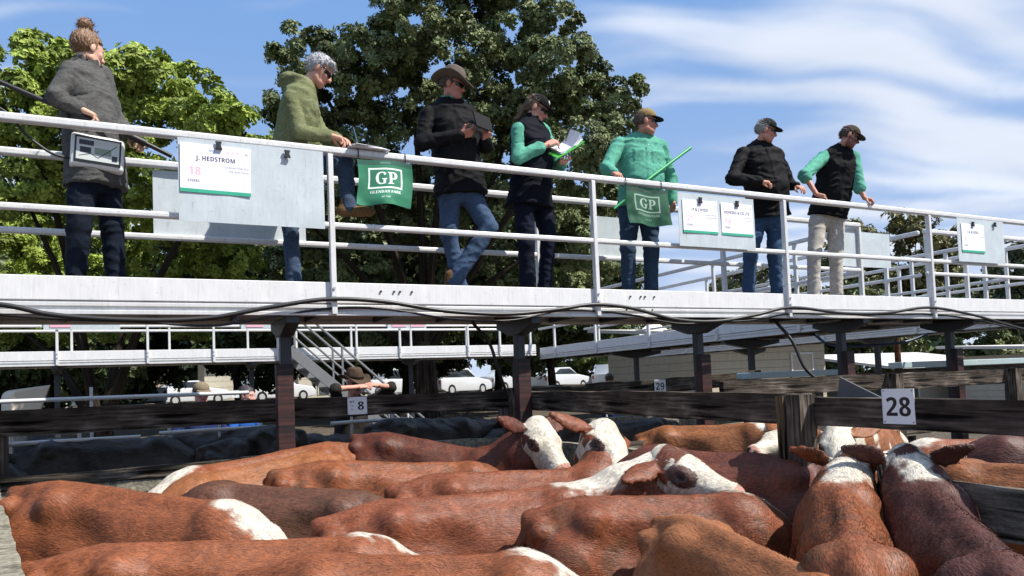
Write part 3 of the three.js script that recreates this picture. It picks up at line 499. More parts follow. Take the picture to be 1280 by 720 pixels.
function bounds(pts, m) { const lo = [1e9, 1e9, 1e9], hi = [-1e9, -1e9, -1e9]; for (const p of pts) for (let i = 0; i < 3; i++) { lo[i] = Math.min(lo[i], p[i] - m); hi[i] = Math.max(hi[i], p[i] + m); } return [lo, hi]; }
function localBounds(fr, b) { const pts = []; for (const x of [b[0], b[3]]) for (const y of [b[1], b[4]]) for (const z of [b[2], b[5]]) pts.push(vadd(vadd(vadd(fr.o, fr.x, x), fr.y, y), fr.z, z)); return pts; }
function frame(o, fwd, up) { const z = vnorm(fwd), x = vnorm(vcross(up, z)), y = vcross(z, x); return { o, x, y, z }; }
// mesh built in its own upright frame, then turned into place
function surfaceIn(fr, sdf, lo, hi, h, colour) { const g = surface(sdf, lo, hi, h, colour); g.applyMatrix4(new THREE.Matrix4().makeBasis(V(...fr.x), V(...fr.y), V(...fr.z)).setPosition(V(...fr.o))); return g; }
function cylUV(g, s = 1) { g.computeBoundingBox(); const c = g.boundingBox.getCenter(V(0, 0, 0)), p = g.attributes.position, uv = new Float32Array(p.count * 2); for (let i = 0; i < p.count; i++) { uv[2 * i] = (p.getX(i) * .8 + p.getZ(i) * .6) * s; uv[2 * i + 1] = p.getY(i) * s; } g.setAttribute('uv', new THREE.BufferAttribute(uv, 2)); return g; }

// ---------------------------------------------------------------- people
const fabric = (r, g, b, rough = .85, x = {}) => std(lin(r, g, b), rough, { specularIntensity: .2, map: withRepeat(clothMap, 3), bumpMap: clothBump, bumpScale: .0015, ...x });
const skinMat = new THREE.MeshStandardMaterial({ color: 0xffffff, vertexColors: true, roughness: .6 });
const hairMats = {};
function headField(x, y, z) {
  let d = ell(x, y, z, 0, .03, -.012, .077, .088, .097);
  d = smin(d, ell(x, y, z, 0, -.035, .018, .061, .086, .074), .035);
  d = smin(d, cap(x, y, z, [-.012, -.096, .058], [.012, -.096, .058], .024, .024), .035);
  d = smin(d, cap(x, y, z, [-.05, -.07, .0], [-.03, -.092, .045], .022, .022), .03); d = smin(d, cap(x, y, z, [.05, -.07, .0], [.03, -.092, .045], .022, .022), .03);
  d = smin(d, cap(x, y, z, [-.036, .026, .078], [.036, .026, .078], .012, .012), .02);
  d = smin(d, cap(x, y, z, [0, .01, .088], [0, -.032, .110], .010, .015), .014);
  d = smin(d, cap(x, y, z, [-.014, -.037, .098], [.014, -.037, .098], .009, .009), .01);
  const ax = Math.abs(x);
  d = smax(d, -(Math.hypot(ax - .033, y - .004, z - .098) - .017), .014);
  d = smin(d, Math.hypot(ax - .032, y - .003, z - .078) - .0125, .003);
  d = smin(d, cap(ax, y, z, [.0, -.062, .090], [.021, -.060, .083], .0085, .006), .008);
  d = smin(d, cap(ax, y, z, [.047, -.02, .066], [.042, -.03, .07], .014, .014), .02);
  d = smin(d, ell(ax, y, z, .082, -.004, -.008, .012, .034, .021), .01);
  return d;
}
function skinAt(skin, x, y, z, beard) {
  const ax = Math.abs(x); let c = skin;
  if (Math.hypot(ax - .032, y - .003, z - .09) < .0105) return Math.hypot(ax - .032, y - .003) < .006 ? [.03, .02, .015] : [.62, .58, .54];
  if (z > .06 && ax < .024 && Math.abs(y + .061) < .008) return [skin[0] * .75, skin[1] * .45, skin[2] * .45];
  if (z > .07 && Math.abs(y - .033) < .007 && ax > .014 && ax < .052) return [skin[0] * .4, skin[1] * .38, skin[2] * .36];
  if (beard && y < -.022 && z > -.01 && !(ax < .03 && y > -.07 && y < -.052)) { const k = beard === true ? .22 : beard; return [skin[0] * k * 1.2, skin[1] * k, skin[2] * k]; }
  const f = 1 + .12 * fbm(x * 30, y * 30, z * 30, 3); return [c[0] * f, c[1] * f * (z > .05 ? .93 : 1), c[2] * f];
}
function hand(wrist, dir, palmN, side, curl, spread = 1) {     // side: +1 thumb towards (dir x palmN)
  const z = vnorm(dir); let n = vnorm(vadd(palmN, z, -vdot(palmN, z))); const x = vcross(n, z);  // x across the palm
  const at = (a, b, c) => vadd(vadd(vadd(wrist, x, a), z, b), n, c);
  const caps = [[at(-.022, .01, 0), at(-.027, .078, 0), .019, .017], [at(.0, .01, 0), at(.0, .084, 0), .019, .017], [at(.022, .01, 0), at(.027, .078, 0), .019, .016]];
  const fingers = [[-.033, .082, .072, .0085], [-.011, .088, .080, .009], [.012, .086, .075, .009], [.032, .078, .058, .008]];
  fingers.forEach(([fx, fz, len, r], i) => {
    fx *= -side; let p = at(fx, fz, 0), ang = curl * (.55 + .12 * i);
    for (let s = 0; s < 3; s++) { const l = len * [.45, .32, .23][s]; const dv = vadd([z[0] * Math.cos(ang), z[1] * Math.cos(ang), z[2] * Math.cos(ang)], n, Math.sin(ang)); const q = vadd(vadd(p, dv, l), x, fx * .06 * spread); caps.push([p, q, r * (1 - .1 * s), r * (.9 - .1 * s)]); p = q; ang += curl * .85; }
  });
  const t0 = at(side * .03, .022, .004), t1 = at(side * .058, .055, .016 + .02 * curl), t2 = at(side * .05, .088, .03 + .025 * curl); caps.push([t0, t1, .014, .011], [t1, t2, .011, .009]);
  return caps;
}
function person(o) {
  const J = { ...o.J }, t = thing('person', o.label, 'person', [J.pel[0], o.floor ?? DECK - .11, J.pel[2]], o.group);
  if (o.floor === undefined) for (const k of ['anR', 'anL']) if (J[k][1] < DECK + .3) J[k] = [J[k][0], J[k][1] - .10, J[k][2]];
  const b = o.build || 1, B = o.bulk || 1, skin = (o.skin || [.50, .26, .18]).map((v, i) => v * [1.2, 1.25, 1.25][i]), coarse = o.coarse || 1;
  for (const [e, h] of [['elR', 'haR'], ['elL', 'haL']]) J[h] = vadd(J[h], vnorm(vsub(J[h], J[e])), -.075);
  const sp = vnorm(vsub(J.neck, J.pel)), rt = vnorm(vsub(J.shR, J.shL)), fw = vnorm(vcross(sp, rt));           // rt: the person's right
  const right = vnorm(vcross(fw, sp)); const rgt = vdot(right, rt) > 0 ? right : right.map(v => -v);
  const H = frame(J.head, o.look, o.headUp || [0, 1, 0]);
  const L = Math.hypot(...vsub(J.neck, J.pel));
  // torso as a loft of ellipses up the spine: [height share, half width, half depth, forward offset]
  const loft = (st, grow) => (x, y, z) => {
    const q = [x - J.pel[0], y - J.pel[1], z - J.pel[2]]; const h = vdot(q, sp), a = vdot(q, rgt), c = vdot(q, fw), s = h / L;
    const n = st.length; let i = 0; while (i < n - 2 && s > st[i + 1][0]) i++; const A = st[i], C = st[i + 1], k = sstep(0, 1, clamp((s - A[0]) / (C[0] - A[0])));
    const w = mix(A[1], C[1], k) + grow, dp = mix(A[2], C[2], k) + grow, off = mix(A[3] || 0, C[3] || 0, k);
    const r = (Math.pow(Math.pow(Math.abs(a / w), 2.4) + Math.pow(Math.abs((c - off) / dp), 2.4), 1 / 2.4) - 1) * Math.min(w, dp);
    const over = Math.max(s - st[n - 1][0], st[0][0] - s, 0) * L; return over > 0 ? Math.sqrt(Math.max(r, 0) ** 2 + over * over) + Math.min(r, 0) * .2 : r;
  };
  const sw = Math.hypot(...vsub(J.shR, J.shL)) / 2;
  const TS = [[-.12, .165 * B, .115 * B, 0], [.1, .170 * B, .125 * B, .01], [.38, .165 * B, .125 * B + (o.belly || 0), .01 + (o.belly || 0) * .8], [.7, Math.max(.165 * B, sw * .86), .122 * B, .005], [.88, Math.max(.15, sw * .82), .10 * B, -.01], [1.0, .085, .075, -.01]];
  const torso = loft(TS, 0);
  const arms = [['shR', 'elR', 'haR'], ['shL', 'elL', 'haL']], legs = [['hipR', 'knR', 'anR'], ['hipL', 'knL', 'anL']];
  const wrists = arms.map(([, e, h]) => J[h]);
  // --- body: slim under the clothes, head and hands on finer grids
  const neckTop = vadd(J.head, H.y, -.06);
  const bodyF = (x, y, z) => {
    let d = torso(x, y, z) + .03; d = smin(d, cap(x, y, z, J.neck, vadd(neckTop, H.z, -.015), .058, .054), .03);
    for (const [s, e, h] of arms) { d = smin(d, cap(x, y, z, vadd(vmix(J[s], J.neck, .2), sp, -.04), J[e], .036, .034), .03); d = Math.min(d, cap(x, y, z, J[e], J[h], .036, .026)); }
    for (const [p, k, a] of legs) { d = smin(d, cap(x, y, z, J[p], J[k], .062, .046), .03); d = Math.min(d, cap(x, y, z, J[k], J[a], .044, .032)); }
    return d;
  };
  const all = [...arms.flat(), ...legs.flat(), 'pel', 'neck'].map(k => J[k]).concat([neckTop]);
  const [lo, hi] = bounds(all, .22);
  const skinC = () => skin;
  const geos = [surface(bodyF, lo, hi, .015 * coarse, skinC)];
  geos.push(surfaceIn(H, headField, [-.105, -.135, -.125], [.105, .13, .14], .0048 * coarse, (x, y, z) => skinAt(skin, x, y, z, o.beard)));
  arms.forEach(([s, e, h], i) => {
    const hd = (o.hands || [])[i] || {}; const dir = hd.dir || vnorm(vsub(J[h], J[e])), pn = hd.palm || vnorm(vadd([0, -1, 0], fw, -.4));
    const caps = hand(J[h], dir, pn, hd.side ?? (i ? 1 : -1), hd.curl ?? .45);
    const f = (x, y, z) => { let d = 1; caps.forEach((c, k) => { const q = cap(x, y, z, c[0], c[1], c[2], c[3]); d = k < 3 ? smin(d, q, .02) : smin(d, q, .006); }); return d; };
    const [l2, h2] = bounds(caps.flatMap(c => [c[0], c[1]]), .03); geos.push(surface(f, l2, h2, .0042 * coarse, skinC));
  });
  part(t, 'body', mergeGeometries(geos), skinMat);
  // --- clothes
  const wr = (x, y, z, a, f) => { const wx = N3(x * 5, y * 5, z * 5) * .09, wy = N3(x * 5 + 7, y * 5, z * 5) * .09; const r1 = 1 - Math.abs(N3((x + wx) * f * .6 + 3, (y + wy) * f * 1.15, (z + wx) * f * .6)), r2 = 1 - Math.abs(N3((x + wy) * f * 1.3, (y + wx) * f * 1.5 + 9, (z + wy) * f * 1.3)); return a * (.95 * (r1 * r1 * r1 - .55) * -1 + .22 * (r2 * r2 * r2 - .5) + .45 * N3(x * f * .45, y * f * .4, z * f * .45)); };
  const sleeves = (x, y, z, r, upto, only) => { let d = 1; for (const [s, e, h] of arms) {
      const s0 = vadd(vmix(J[s], J.neck, .13), sp, -.025); d = Math.min(d, cap(x, y, z, s0, J[e], r + .006, r * .93)); const m = upto >= 2 ? vmix(J[e], J[h], .93) : vmix(J[e], J[h], upto - 1); if (upto > 1) d = smin(d, cap(x, y, z, J[e], m, r, r * (upto >= 2 ? .74 : .95)), .02); } return d; };
  const cut = (x, y, z, lo, hi) => { const h = vdot([x - J.pel[0], y - J.pel[1], z - J.pel[2]], sp) / L; return Math.max((lo - h) * L, (h - hi) * L); };
  for (const c of o.clothes) {
    const hem = c.hem ?? -.05, st = TS.map(s => [...s]); st[0] = [Math.min(hem - .02, -.12), TS[0][1] + (c.flare || .012), TS[0][2] + (c.flare || .012), 0];
    const lf = loft(st, c.grow || .02); const pk = 0; const collarTop = vadd(J.neck, vnorm(vsub(neckTop, J.neck)), c.collar || .03);
    const f = (x, y, z) => {
      let d = Math.max(lf(x, y, z), cut(x, y, z, hem, 1.03)); 
      if (c.sleeve) d = smin(d, sleeves(x, y, z, c.r || .056, c.sleeve), .006);
      if (c.shoulder === 0) d = smin(d, Math.min(cap(x, y, z, vadd(vmix(J.shR, J.neck, .42), sp, -.022), J.neck, .066, .078), cap(x, y, z, vadd(vmix(J.shL, J.neck, .42), sp, -.022), J.neck, .066, .078)), .05);
      else d = smin(d, Math.min(cap(x, y, z, vadd(vmix(J.shR, J.neck, .18), sp, -.02), J.neck, .05, .07), cap(x, y, z, vadd(vmix(J.shL, J.neck, .18), sp, -.02), J.neck, .05, .07)), .06);
      if (c.collar) { const k = Math.abs(cap(x, y, z, J.neck, collarTop, .078, .074)) - .010; d = smin(d, Math.max(k, -vdot(vsub([x, y, z], J.neck), sp) - .02, vdot(vsub([x, y, z], collarTop), sp) - (vdot(vsub([x, y, z], collarTop), fw) > .03 ? -.02 : .01)), .015); }
      if (c.hood) d = smin(d, cap(x, y, z, vadd(vadd(J.neck, fw, -.135), sp, .02), vadd(vadd(J.neck, fw, -.06), sp, -.03), .085, .075), .04), d = smin(d, ell(...(() => { const q = vsub([x, y, z], vadd(vadd(J.neck, fw, -.05), sp, .03)); return [vdot(q, rgt), vdot(q, sp), vdot(q, fw)]; })(), 0, 0, 0, .125, .06, .115), .03);
      if (Math.abs(d) < .04 && !c.hood) { const q = vsub([x, y, z], J.pel), a = vdot(q, rgt), h = vdot(q, sp) / L, fr = vdot(q, fw); if (fr > .03) { d -= .0055 * sstep(.026, .016, Math.abs(a)) * sstep(1.0, .96, h); if (c.pockets) { d -= .007 * sstep(.056, .05, Math.abs(Math.abs(a) - .092)) * sstep(.58, .595, h) * sstep(.76, .745, h); d -= .005 * sstep(.06, .054, Math.abs(Math.abs(a) - .092)) * sstep(.715, .73, h) * sstep(.775, .76, h); } else d += .006 * sstep(.09, .1, Math.abs(a)) * sstep(.012, .006, Math.abs(h - .70 + .5 * (Math.abs(a) - .1))); } d += .005 * sstep(.012, .006, Math.abs(h - hem - .055)); }
      if (Math.abs(d) < .05) d += wr(x, y, z, c.crease ?? .010, c.freq || 11);
      return d;
    };
    const pts = c.sleeve ? all : [J.pel, J.neck, J.shR, J.shL, vadd(J.pel, sp, hem * L)]; const [l2, h2] = bounds(pts, .26);
    const mm = part(t, c.name, cylUV(surface(f, l2, h2, .0105 * coarse)), c.mat); if (c.label) mm.userData.label = c.label;
    if (false) for (const [a, h] of c.badge) { const q = vadd(vadd(vadd(J.pel, sp, L * h), rgt, a), fw, .165 * B); const bg = new RoundedBoxGeometry(.065, .016, .012, 1, .003); bg.applyMatrix4(new THREE.Matrix4().makeBasis(V(...rgt), V(...sp), V(...fw)).setPosition(V(...q))); part(mm, 'badge', bg, M.paper); }
    if (c.placket) { const pg = []; for (let k = 0; k < 5; k++) { const h = .30 + k * .13, dep = mix(.125 * B + (o.belly || 0) * 1.8, .125 * B, clamp((h - .38) / .32)) + (c.grow || .02); pg.push((() => { const q = vadd(vadd(J.pel, sp, L * h), fw, dep + .004); const s = new THREE.SphereGeometry(.007, 8, 6); s.translate(...q); return s; })()); } part(mm, 'button', merged(pg), M.paper); }
  }
  const tr = o.trousers; {
    const P2 = [[-.2, .10, .09, 0], [-.08, .162 * B, .118 * B, -.01], [.06, .166 * B, .122 * B, 0], [.16, .158 * B, .112 * B, 0]]; const lf = loft(P2, .006);
    const f = (x, y, z) => { let d = Math.max(lf(x, y, z), cut(x, y, z, -.2, .16)); for (const [p, k, a] of legs) { d = smin(d, cap(x, y, z, J[p], J[k], .094 * (tr.w || 1), .070 * (tr.w || 1)), .035); d = smin(d, cap(x, y, z, J[k], vadd(J[a], [0, -.02, 0]), .068 * (tr.w || 1), .060 * (tr.w || 1)), .02); }
      if (Math.abs(d) < .05) d += wr(x, y, z, tr.crease ?? .011, 12) ; return d; };
    const [l2, h2] = bounds([...legs.flat().map(k => J[k]), J.pel], .22); part(t, 'trousers', cylUV(surface(f, l2, h2, .0105 * coarse)), tr.mat);
  }
  const feet = o.feet || {};
  for (const [i, [p, k, a]] of legs.entries()) {
    const fd = vnorm(feet[i] || vadd([fw[0], 0, fw[2]], rgt, i ? -.3 : .3)), A = J[a]; const floorY = o.floor ?? DECK - .11;
    const F = frame([A[0], feet['lift' + i] ? A[1] - .09 : floorY, A[2]], fd, [0, 1, 0]); const hgt = Math.max(.06, A[1] - F.o[1]);
    const f = (x, y, z) => { let d = cap(x, y, z, [0, .05, -.035], [0, hgt + .05, -.01], .05, .052); d = smin(d, ell(x, y, z, 0, .045, .05, .047, .045, .14), .04); d = smin(d, ell(x, y, z, 0, .035, .12, .046, .036, .075), .03); d = Math.max(d, -y + .004); return d; };
    const g = cylUV(surfaceIn(F, f, [-.09, -.01, -.13], [.09, hgt + .13, .24], .009 * coarse)); const bo = part(t, 'boot', g, o.boots);
    const so = new THREE.Shape(); so.absellipse(0, .055, .05, .15, 0, 7); const sg = new THREE.ExtrudeGeometry(so, { depth: .018, bevelEnabled: false, curveSegments: 16 }); sg.rotateX(Math.PI / 2); sg.scale(1, 1, 1); sg.translate(0, .016, 0);
    sg.applyMatrix4(new THREE.Matrix4().makeBasis(V(...F.x), V(...F.y), V(...F.z)).setPosition(V(...F.o))); part(bo, 'sole', metricUV(sg), M.black);
  }
  // --- hair, hats, glasses in the head's own frame (z forward, y up)
  if (o.hair) {
    const hc = o.hair; const f = (x, y, z) => {
      let d = ell(x, y, z, 0, .036, -.018, .089 + (hc.puff || 0), .096 + (hc.puff || 0), .104 + (hc.puff || 0));
      const face = Math.max(.058 - z + .0 * y, 0) ; d = Math.max(d, Math.min(z - .052 + (y < .07 ? .0 : -.06), 1), z > .02 && y < .055 ? (z - .02) : -1);
      d = Math.max(d, -(y + (hc.down ?? .055)) + (z > -.02 ? .03 : 0), y < -.0 && z > -.005 ? z + .005 : -1);
      if (hc.bun) { d = smin(d, ell(x, y, z, 0, .172, -.05, .047, .05, .047), .012); d = Math.min(d, cap(x, y, z, [.02, .165, -.01], [.03, .185, .05], .008, .003)); }
      if (hc.tail) d = smin(d, cap(x, y, z, [0, -.02, -.11], [0, -.14, -.13], .026, .018), .03);
      if (hc.fringe) d = smin(d, cap(x, y, z, [-.05, .085, .065], [.05, .085, .068], .024, .024), .03);
      if (Math.abs(d) < .04) d += (hc.rough || .005) * (Math.abs(N3(x * 70, y * 18, z * 70)) * 2 + N3(x * 120, y * 30, z * 120) * .8) - .003; return d; };
    const g0 = surface(f, [-.14, -.19, -.18], [.14, hc.bun ? .24 : .17, .13], .0052 * coarse);
    const base = new THREE.Matrix4().makeBasis(V(...H.x), V(...H.y), V(...H.z)).setPosition(V(...H.o)); const list = [g0.toNonIndexed()]; list[0].computeVertexNormals();
    { // locks lying on the hair mass
      const R = mulberry(Math.round(J.pel[0] * 100) + 9), P = g0.attributes.position, Nn = g0.attributes.normal, pos = [], nor = []; const cnt = Math.round((hc.locks || 1500) / coarse);
      for (let k = 0; k < cnt; k++) {
        const i = Math.floor(R() * P.count), a = [P.getX(i), P.getY(i), P.getZ(i)], n = [Nn.getX(i), Nn.getY(i), Nn.getZ(i)];
        let d = hc.bun ? (a[1] > .13 ? vcross(n, [R() - .5, 1, R() - .5]) : vsub([0, .135, -.05], a)) : hc.fringe ? [(R() - .5) * .8, -.25, a[1] > .07 ? .8 : -.3] : [0, -.6, -1];
        d = vadd(d, [R() - .5, R() - .5, R() - .5], hc.fringe ? .7 : .25 * Math.hypot(...d)); d = vnorm(vadd(d, n, -vdot(d, n))); const e = vnorm(vadd(d, n, hc.fringe ? .35 : .06 + .14 * R())), sd = vcross(d, n), w = .0022 + .0022 * R(), l = (hc.fringe ? .026 : .034) * (.6 + .8 * R()), b = vadd(a, n, -.001);
        pos.push(...vadd(b, sd, -w), ...vadd(b, sd, w), ...vadd(b, e, l)); for (let q = 0; q < 3; q++) nor.push(...vnorm(vadd(n, sd, (R() - .5) * .9)));
      }
      const lg = new THREE.BufferGeometry(); lg.setAttribute('position', new THREE.Float32BufferAttribute(pos, 3)); lg.setAttribute('normal', new THREE.Float32BufferAttribute(nor, 3)); list.push(lg);
    }
    const g = cylUV(merged(list), 6); g.applyMatrix4(base); part(t, 'hair', g, hc.mat);
  }
  if (o.cap) {
    const c = o.cap; const dome = (x, y, z) => { let d = ell(x, y, z, 0, .055, -.008, .092, .088, .108); d = Math.max(d, .042 + z * -.02 - y); if (Math.abs(d) < .02) d -= .0022 * Math.max(0, 1 - Math.abs(Math.abs(Math.sin(Math.atan2(x, z + .008) * 3)) - 0) * 12); return d; };
    const cr = part(t, 'cap', cylUV(surfaceIn(H, dome, [-.12, .02, -.14], [.12, .17, .13], .0052 * coarse), 4), c.mat);
    const brim = (x, y, z) => { const yy = .048 - .9 * x * x - .22 * Math.max(0, z - .07); return Math.max(Math.abs(y - yy) - .0055, Math.hypot(x / .082, (z - .075) / .10) * .085 - .085, .05 - z); };
    part(cr, 'brim', cylUV(surfaceIn(H, brim, [-.11, -.02, .03], [.11, .08, .2], .004 * coarse), 4), c.brim || c.mat);
    if (c.logo) { const lg = new RoundedBoxGeometry(.055, .026, .01, 1, .003); lg.rotateX(-.45); lg.translate(0, .098, .086); lg.applyMatrix4(new THREE.Matrix4().makeBasis(V(...H.x), V(...H.y), V(...H.z)).setPosition(V(...H.o))); part(cr, 'patch', lg, c.logo); }
    if (c.front) { const ff = (x, y, z) => Math.max(ell(x, y, z, 0, .055, -.008, .0945, .0905, .1105), .05 - y, .045 - z + Math.abs(x) * .25); part(cr, 'front_panel', cylUV(surfaceIn(H, ff, [-.12, .03, 0], [.12, .17, .13], .005 * coarse), 4), c.front); }
  }
  if (o.hat) {
    const crown = (x, y, z) => { let d = ell(x, y, z, 0, .06, -.008, .095, .155, .113); d = Math.max(d, .05 - y); d = smax(d, y - .185 + .22 * Math.abs(z) , .03); d = smax(d, -(cap(x, y, z, [0, .222, -.09], [0, .215, .1], .032, .032)), .03); d = smax(d, -(Math.hypot(Math.abs(x) - .115, y - .15, z - .07) - .05), .03); return d; };
    const h = part(t, 'hat', cylUV(surfaceIn(H, crown, [-.13, .03, -.15], [.13, .22, .14], .0055 * coarse), 4), o.hat.mat);
    const brim = (x, y, z) => { const e = Math.hypot(x / .165, (z + .008) / .20); const yy = .055 + 1.5 * Math.max(0, Math.abs(x) - .07) ** 1.5 - .9 * Math.max(0, z) * Math.max(0, z) * 1.5 - .02 * Math.max(0, -z) / .2; return Math.max(Math.abs(y - yy) - .006, (e - 1) * .16); };
    part(h, 'brim', cylUV(surfaceIn(H, brim, [-.19, -.02, -.23], [.19, .15, .22], .0058 * coarse), 4), o.hat.mat);
    const band = (x, y, z) => Math.max(ell(x, y, z, 0, .06, -.008, .0985, .159, .1165), .058 - y, y - .082); part(h, 'hat_band', cylUV(surfaceIn(H, band, [-.13, .03, -.15], [.13, .12, .14], .005 * coarse), 4), o.hat.band);
  }
  if (o.glasses) {
    const f = (x, y, z) => { const s = Math.abs(ell(x, y, z, 0, .0, .0, .081, .3, .101)) - .004; let d = Math.max(s, .052 - z, Math.abs(y - .004 + .01 * (1 - Math.abs(x) / .07)) - .018 + .012 * Math.max(0, 1 - Math.abs(x) / .012)); d = Math.min(d, cap(Math.abs(x), y, z, [.082, .016, .05], [.083, .014, -.02], .005, .005)); return d; };
    part(t, 'sunglasses', surfaceIn(H, f, [-.1, -.03, -.04], [.1, .04, .12], .004), o.glasses === true ? std(lin(.006, .006, .007), .12) : o.glasses);
  }
  t.F = { sp, rgt, fw, H, L, J }; return t;
}
// ---------------------------------------------------------------- the people on the long catwalk
const denim = (r, g, b) => fabric(r, g, b, .8), G7 = 'people standing on the long catwalk';
const hairMat = (r, g, b) => std(lin(r, g, b), .55, { side: THREE.DoubleSide });
const mint = fabric(.15, .50, .36), blackJ = fabric(.012, .012, .014, .75), navyJ = fabric(.008, .010, .018, .8);
person({ J: PEOPLE.woman, group: G7, label: 'person with a hair bun in a grey jacket carrying a silver box and black pole', look: [.85, -.18, -.5], bulk: 1.10, skin: [.48, .27, .19],
  clothes: [{ name: 'jacket', mat: fabric(.125, .123, .120), sleeve: 2, hem: -.13, flare: .02, r: .064, collar: .07, grow: .028, crease: .011 }],
  trousers: { mat: denim(.012, .018, .032), w: 1.12 }, boots: fabric(.05, .03, .02), hair: { mat: hairMat(.20, .11, .055), bun: true, puff: .004, rough: .006, down: .075 },
  hands: [{ curl: .9 }, { curl: .9 }] });
person({ J: PEOPLE.hoodie, group: G7, label: 'person with short grey hair in an olive green hoodie writing on the railing', look: [.80, -.52, .25], bulk: 1.05, skin: [.47, .23, .16],
  clothes: [{ name: 'hoodie', mat: fabric(.23, .25, .125), sleeve: 2, hem: -.18, r: .064, hood: true, grow: .026, crease: .009 }], trousers: { mat: denim(.075, .115, .19) }, boots: fabric(.26, .155, .07),
  hair: { mat: hairMat(.40, .40, .42), fringe: true, puff: .006, rough: .008, down: .07 }, glasses: true, feet: { 0: [.9, 0, .25], lift0: true, 1: [.95, 0, -.1] }, hands: [{ curl: .85, dir: [.95, -.2, .1] }, { curl: .5 }] });
person({ J: PEOPLE.hatman, group: G7, label: 'person in a brown felt hat, black jacket and blue jeans holding a tablet', look: [.72, -.22, .62], feet: { 0: [.9, 0, -.3], 1: [.75, 0, -.3] }, bulk: 1.12, skin: [.40, .16, .11],
  clothes: [{ name: 'shirt', mat: mint, hem: .55, grow: .012, collar: .045 }, { name: 'jacket', mat: blackJ, sleeve: 2, hem: -.10, flare: .03, r: .070, collar: .012, grow: .03, crease: .014, badge: [[.075, .77]] }],
  trousers: { mat: denim(.075, .125, .22), w: 1.1 }, boots: fabric(.16, .09, .05), hat: { mat: fabric(.20, .165, .135, .95), band: fabric(.05, .04, .03) }, hair: { mat: hairMat(.08, .05, .03), down: .03 }, glasses: true,
  hands: [{ curl: .75, palm: [.2, .8, -.5] }, { curl: .75, palm: [-.3, .8, -.5], dir: [-.1, .5, .6] }] });
person({ J: PEOPLE.noter, group: G7, label: 'person in a black cap and black vest over mint sleeves writing in a notebook', look: [.72, -.42, .5], bulk: 1.14, skin: [.45, .22, .16],
  clothes: [{ name: 'shirt', mat: mint, sleeve: 1.72, hem: .2, r: .062, grow: .012, collar: .02 }, { name: 'vest', mat: navyJ, hem: -.16, flare: .03, grow: .032, shoulder: 0, collar: .06, crease: .012 }],
  trousers: { mat: denim(.010, .014, .030), w: 1.12 }, boots: fabric(.02, .018, .016), cap: { mat: fabric(.012, .012, .014), logo: M.paper }, hair: { mat: hairMat(.14, .09, .05), tail: true, down: .06 }, glasses: true,
  hands: [{ curl: .85, palm: [.3, -.6, -.6] }, { curl: .6, palm: [0, 1, 0] }] });
person({ J: PEOPLE.greenshirt, group: G7, label: 'person in a mint green work shirt and tan cap holding a green stick', look: [.80, -.08, .5], bulk: 1.2, belly: .03, skin: [.42, .17, .12],
  clothes: [{ name: 'shirt', mat: mint, sleeve: 2, hem: .0, r: .070, collar: .035, grow: .022, crease: .010, placket: true, pockets: true }],
  trousers: { mat: denim(.045, .08, .135), w: 1.12 }, boots: fabric(.03, .022, .016), cap: { mat: fabric(.36, .25, .11), brim: fabric(.015, .015, .015) }, hair: { mat: hairMat(.09, .06, .04), down: .03 }, glasses: true,
  hands: [{ curl: 1 }, { curl: .8, palm: [-1, 0, 0] }] });
person({ J: PEOPLE.blackjacket, group: G7, label: 'person in a black cap and black jacket with blue jeans resting hands by the railing', look: [.70, -.25, .62], bulk: 1.2, belly: .03, skin: [.45, .19, .13],
  clothes: [{ name: 'shirt', mat: mint, hem: .5, grow: .012, collar: .03 }, { name: 'jacket', mat: blackJ, sleeve: 2, hem: -.03, flare: .02, r: .072, collar: .055, grow: .032, crease: .014, badge: [[.08, .78]] }],
  trousers: { mat: denim(.055, .105, .20), w: 1.1 }, boots: fabric(.02, .018, .016), cap: { mat: fabric(.022, .024, .026), logo: M.silver }, hair: { mat: hairMat(.30, .29, .28), down: .03 }, glasses: true, hands: [{ curl: .8 }, { curl: .6 }] });
person({ J: PEOPLE.vestman, group: G7, label: 'person in a brown cap, black vest and pale trousers gripping the railing with both hands', look: [.62, -.45, .68], headUp: [.2, 1, 0], bulk: 1.12, skin: [.43, .19, .13], beard: .32,
  clothes: [{ name: 'shirt', mat: mint, sleeve: 1.12, hem: .1, r: .072, grow: .012, collar: .02 }, { name: 'vest', mat: blackJ, hem: -.04, grow: .032, shoulder: 0, collar: .05, crease: .012, badge: [[.08, .74]] }],
  trousers: { mat: fabric(.66, .61, .54), w: 1.12, crease: .009 }, boots: fabric(.16, .10, .06), cap: { mat: fabric(.10, .075, .05) }, hair: { mat: hairMat(.07, .045, .03), down: .03 }, glasses: true,
  hands: [{ curl: 1.1, dir: [.55, -.35, .75], palm: [0, -1, 0] }, { curl: 1.1, dir: [.5, -.4, .75], palm: [0, -1, 0] }] });

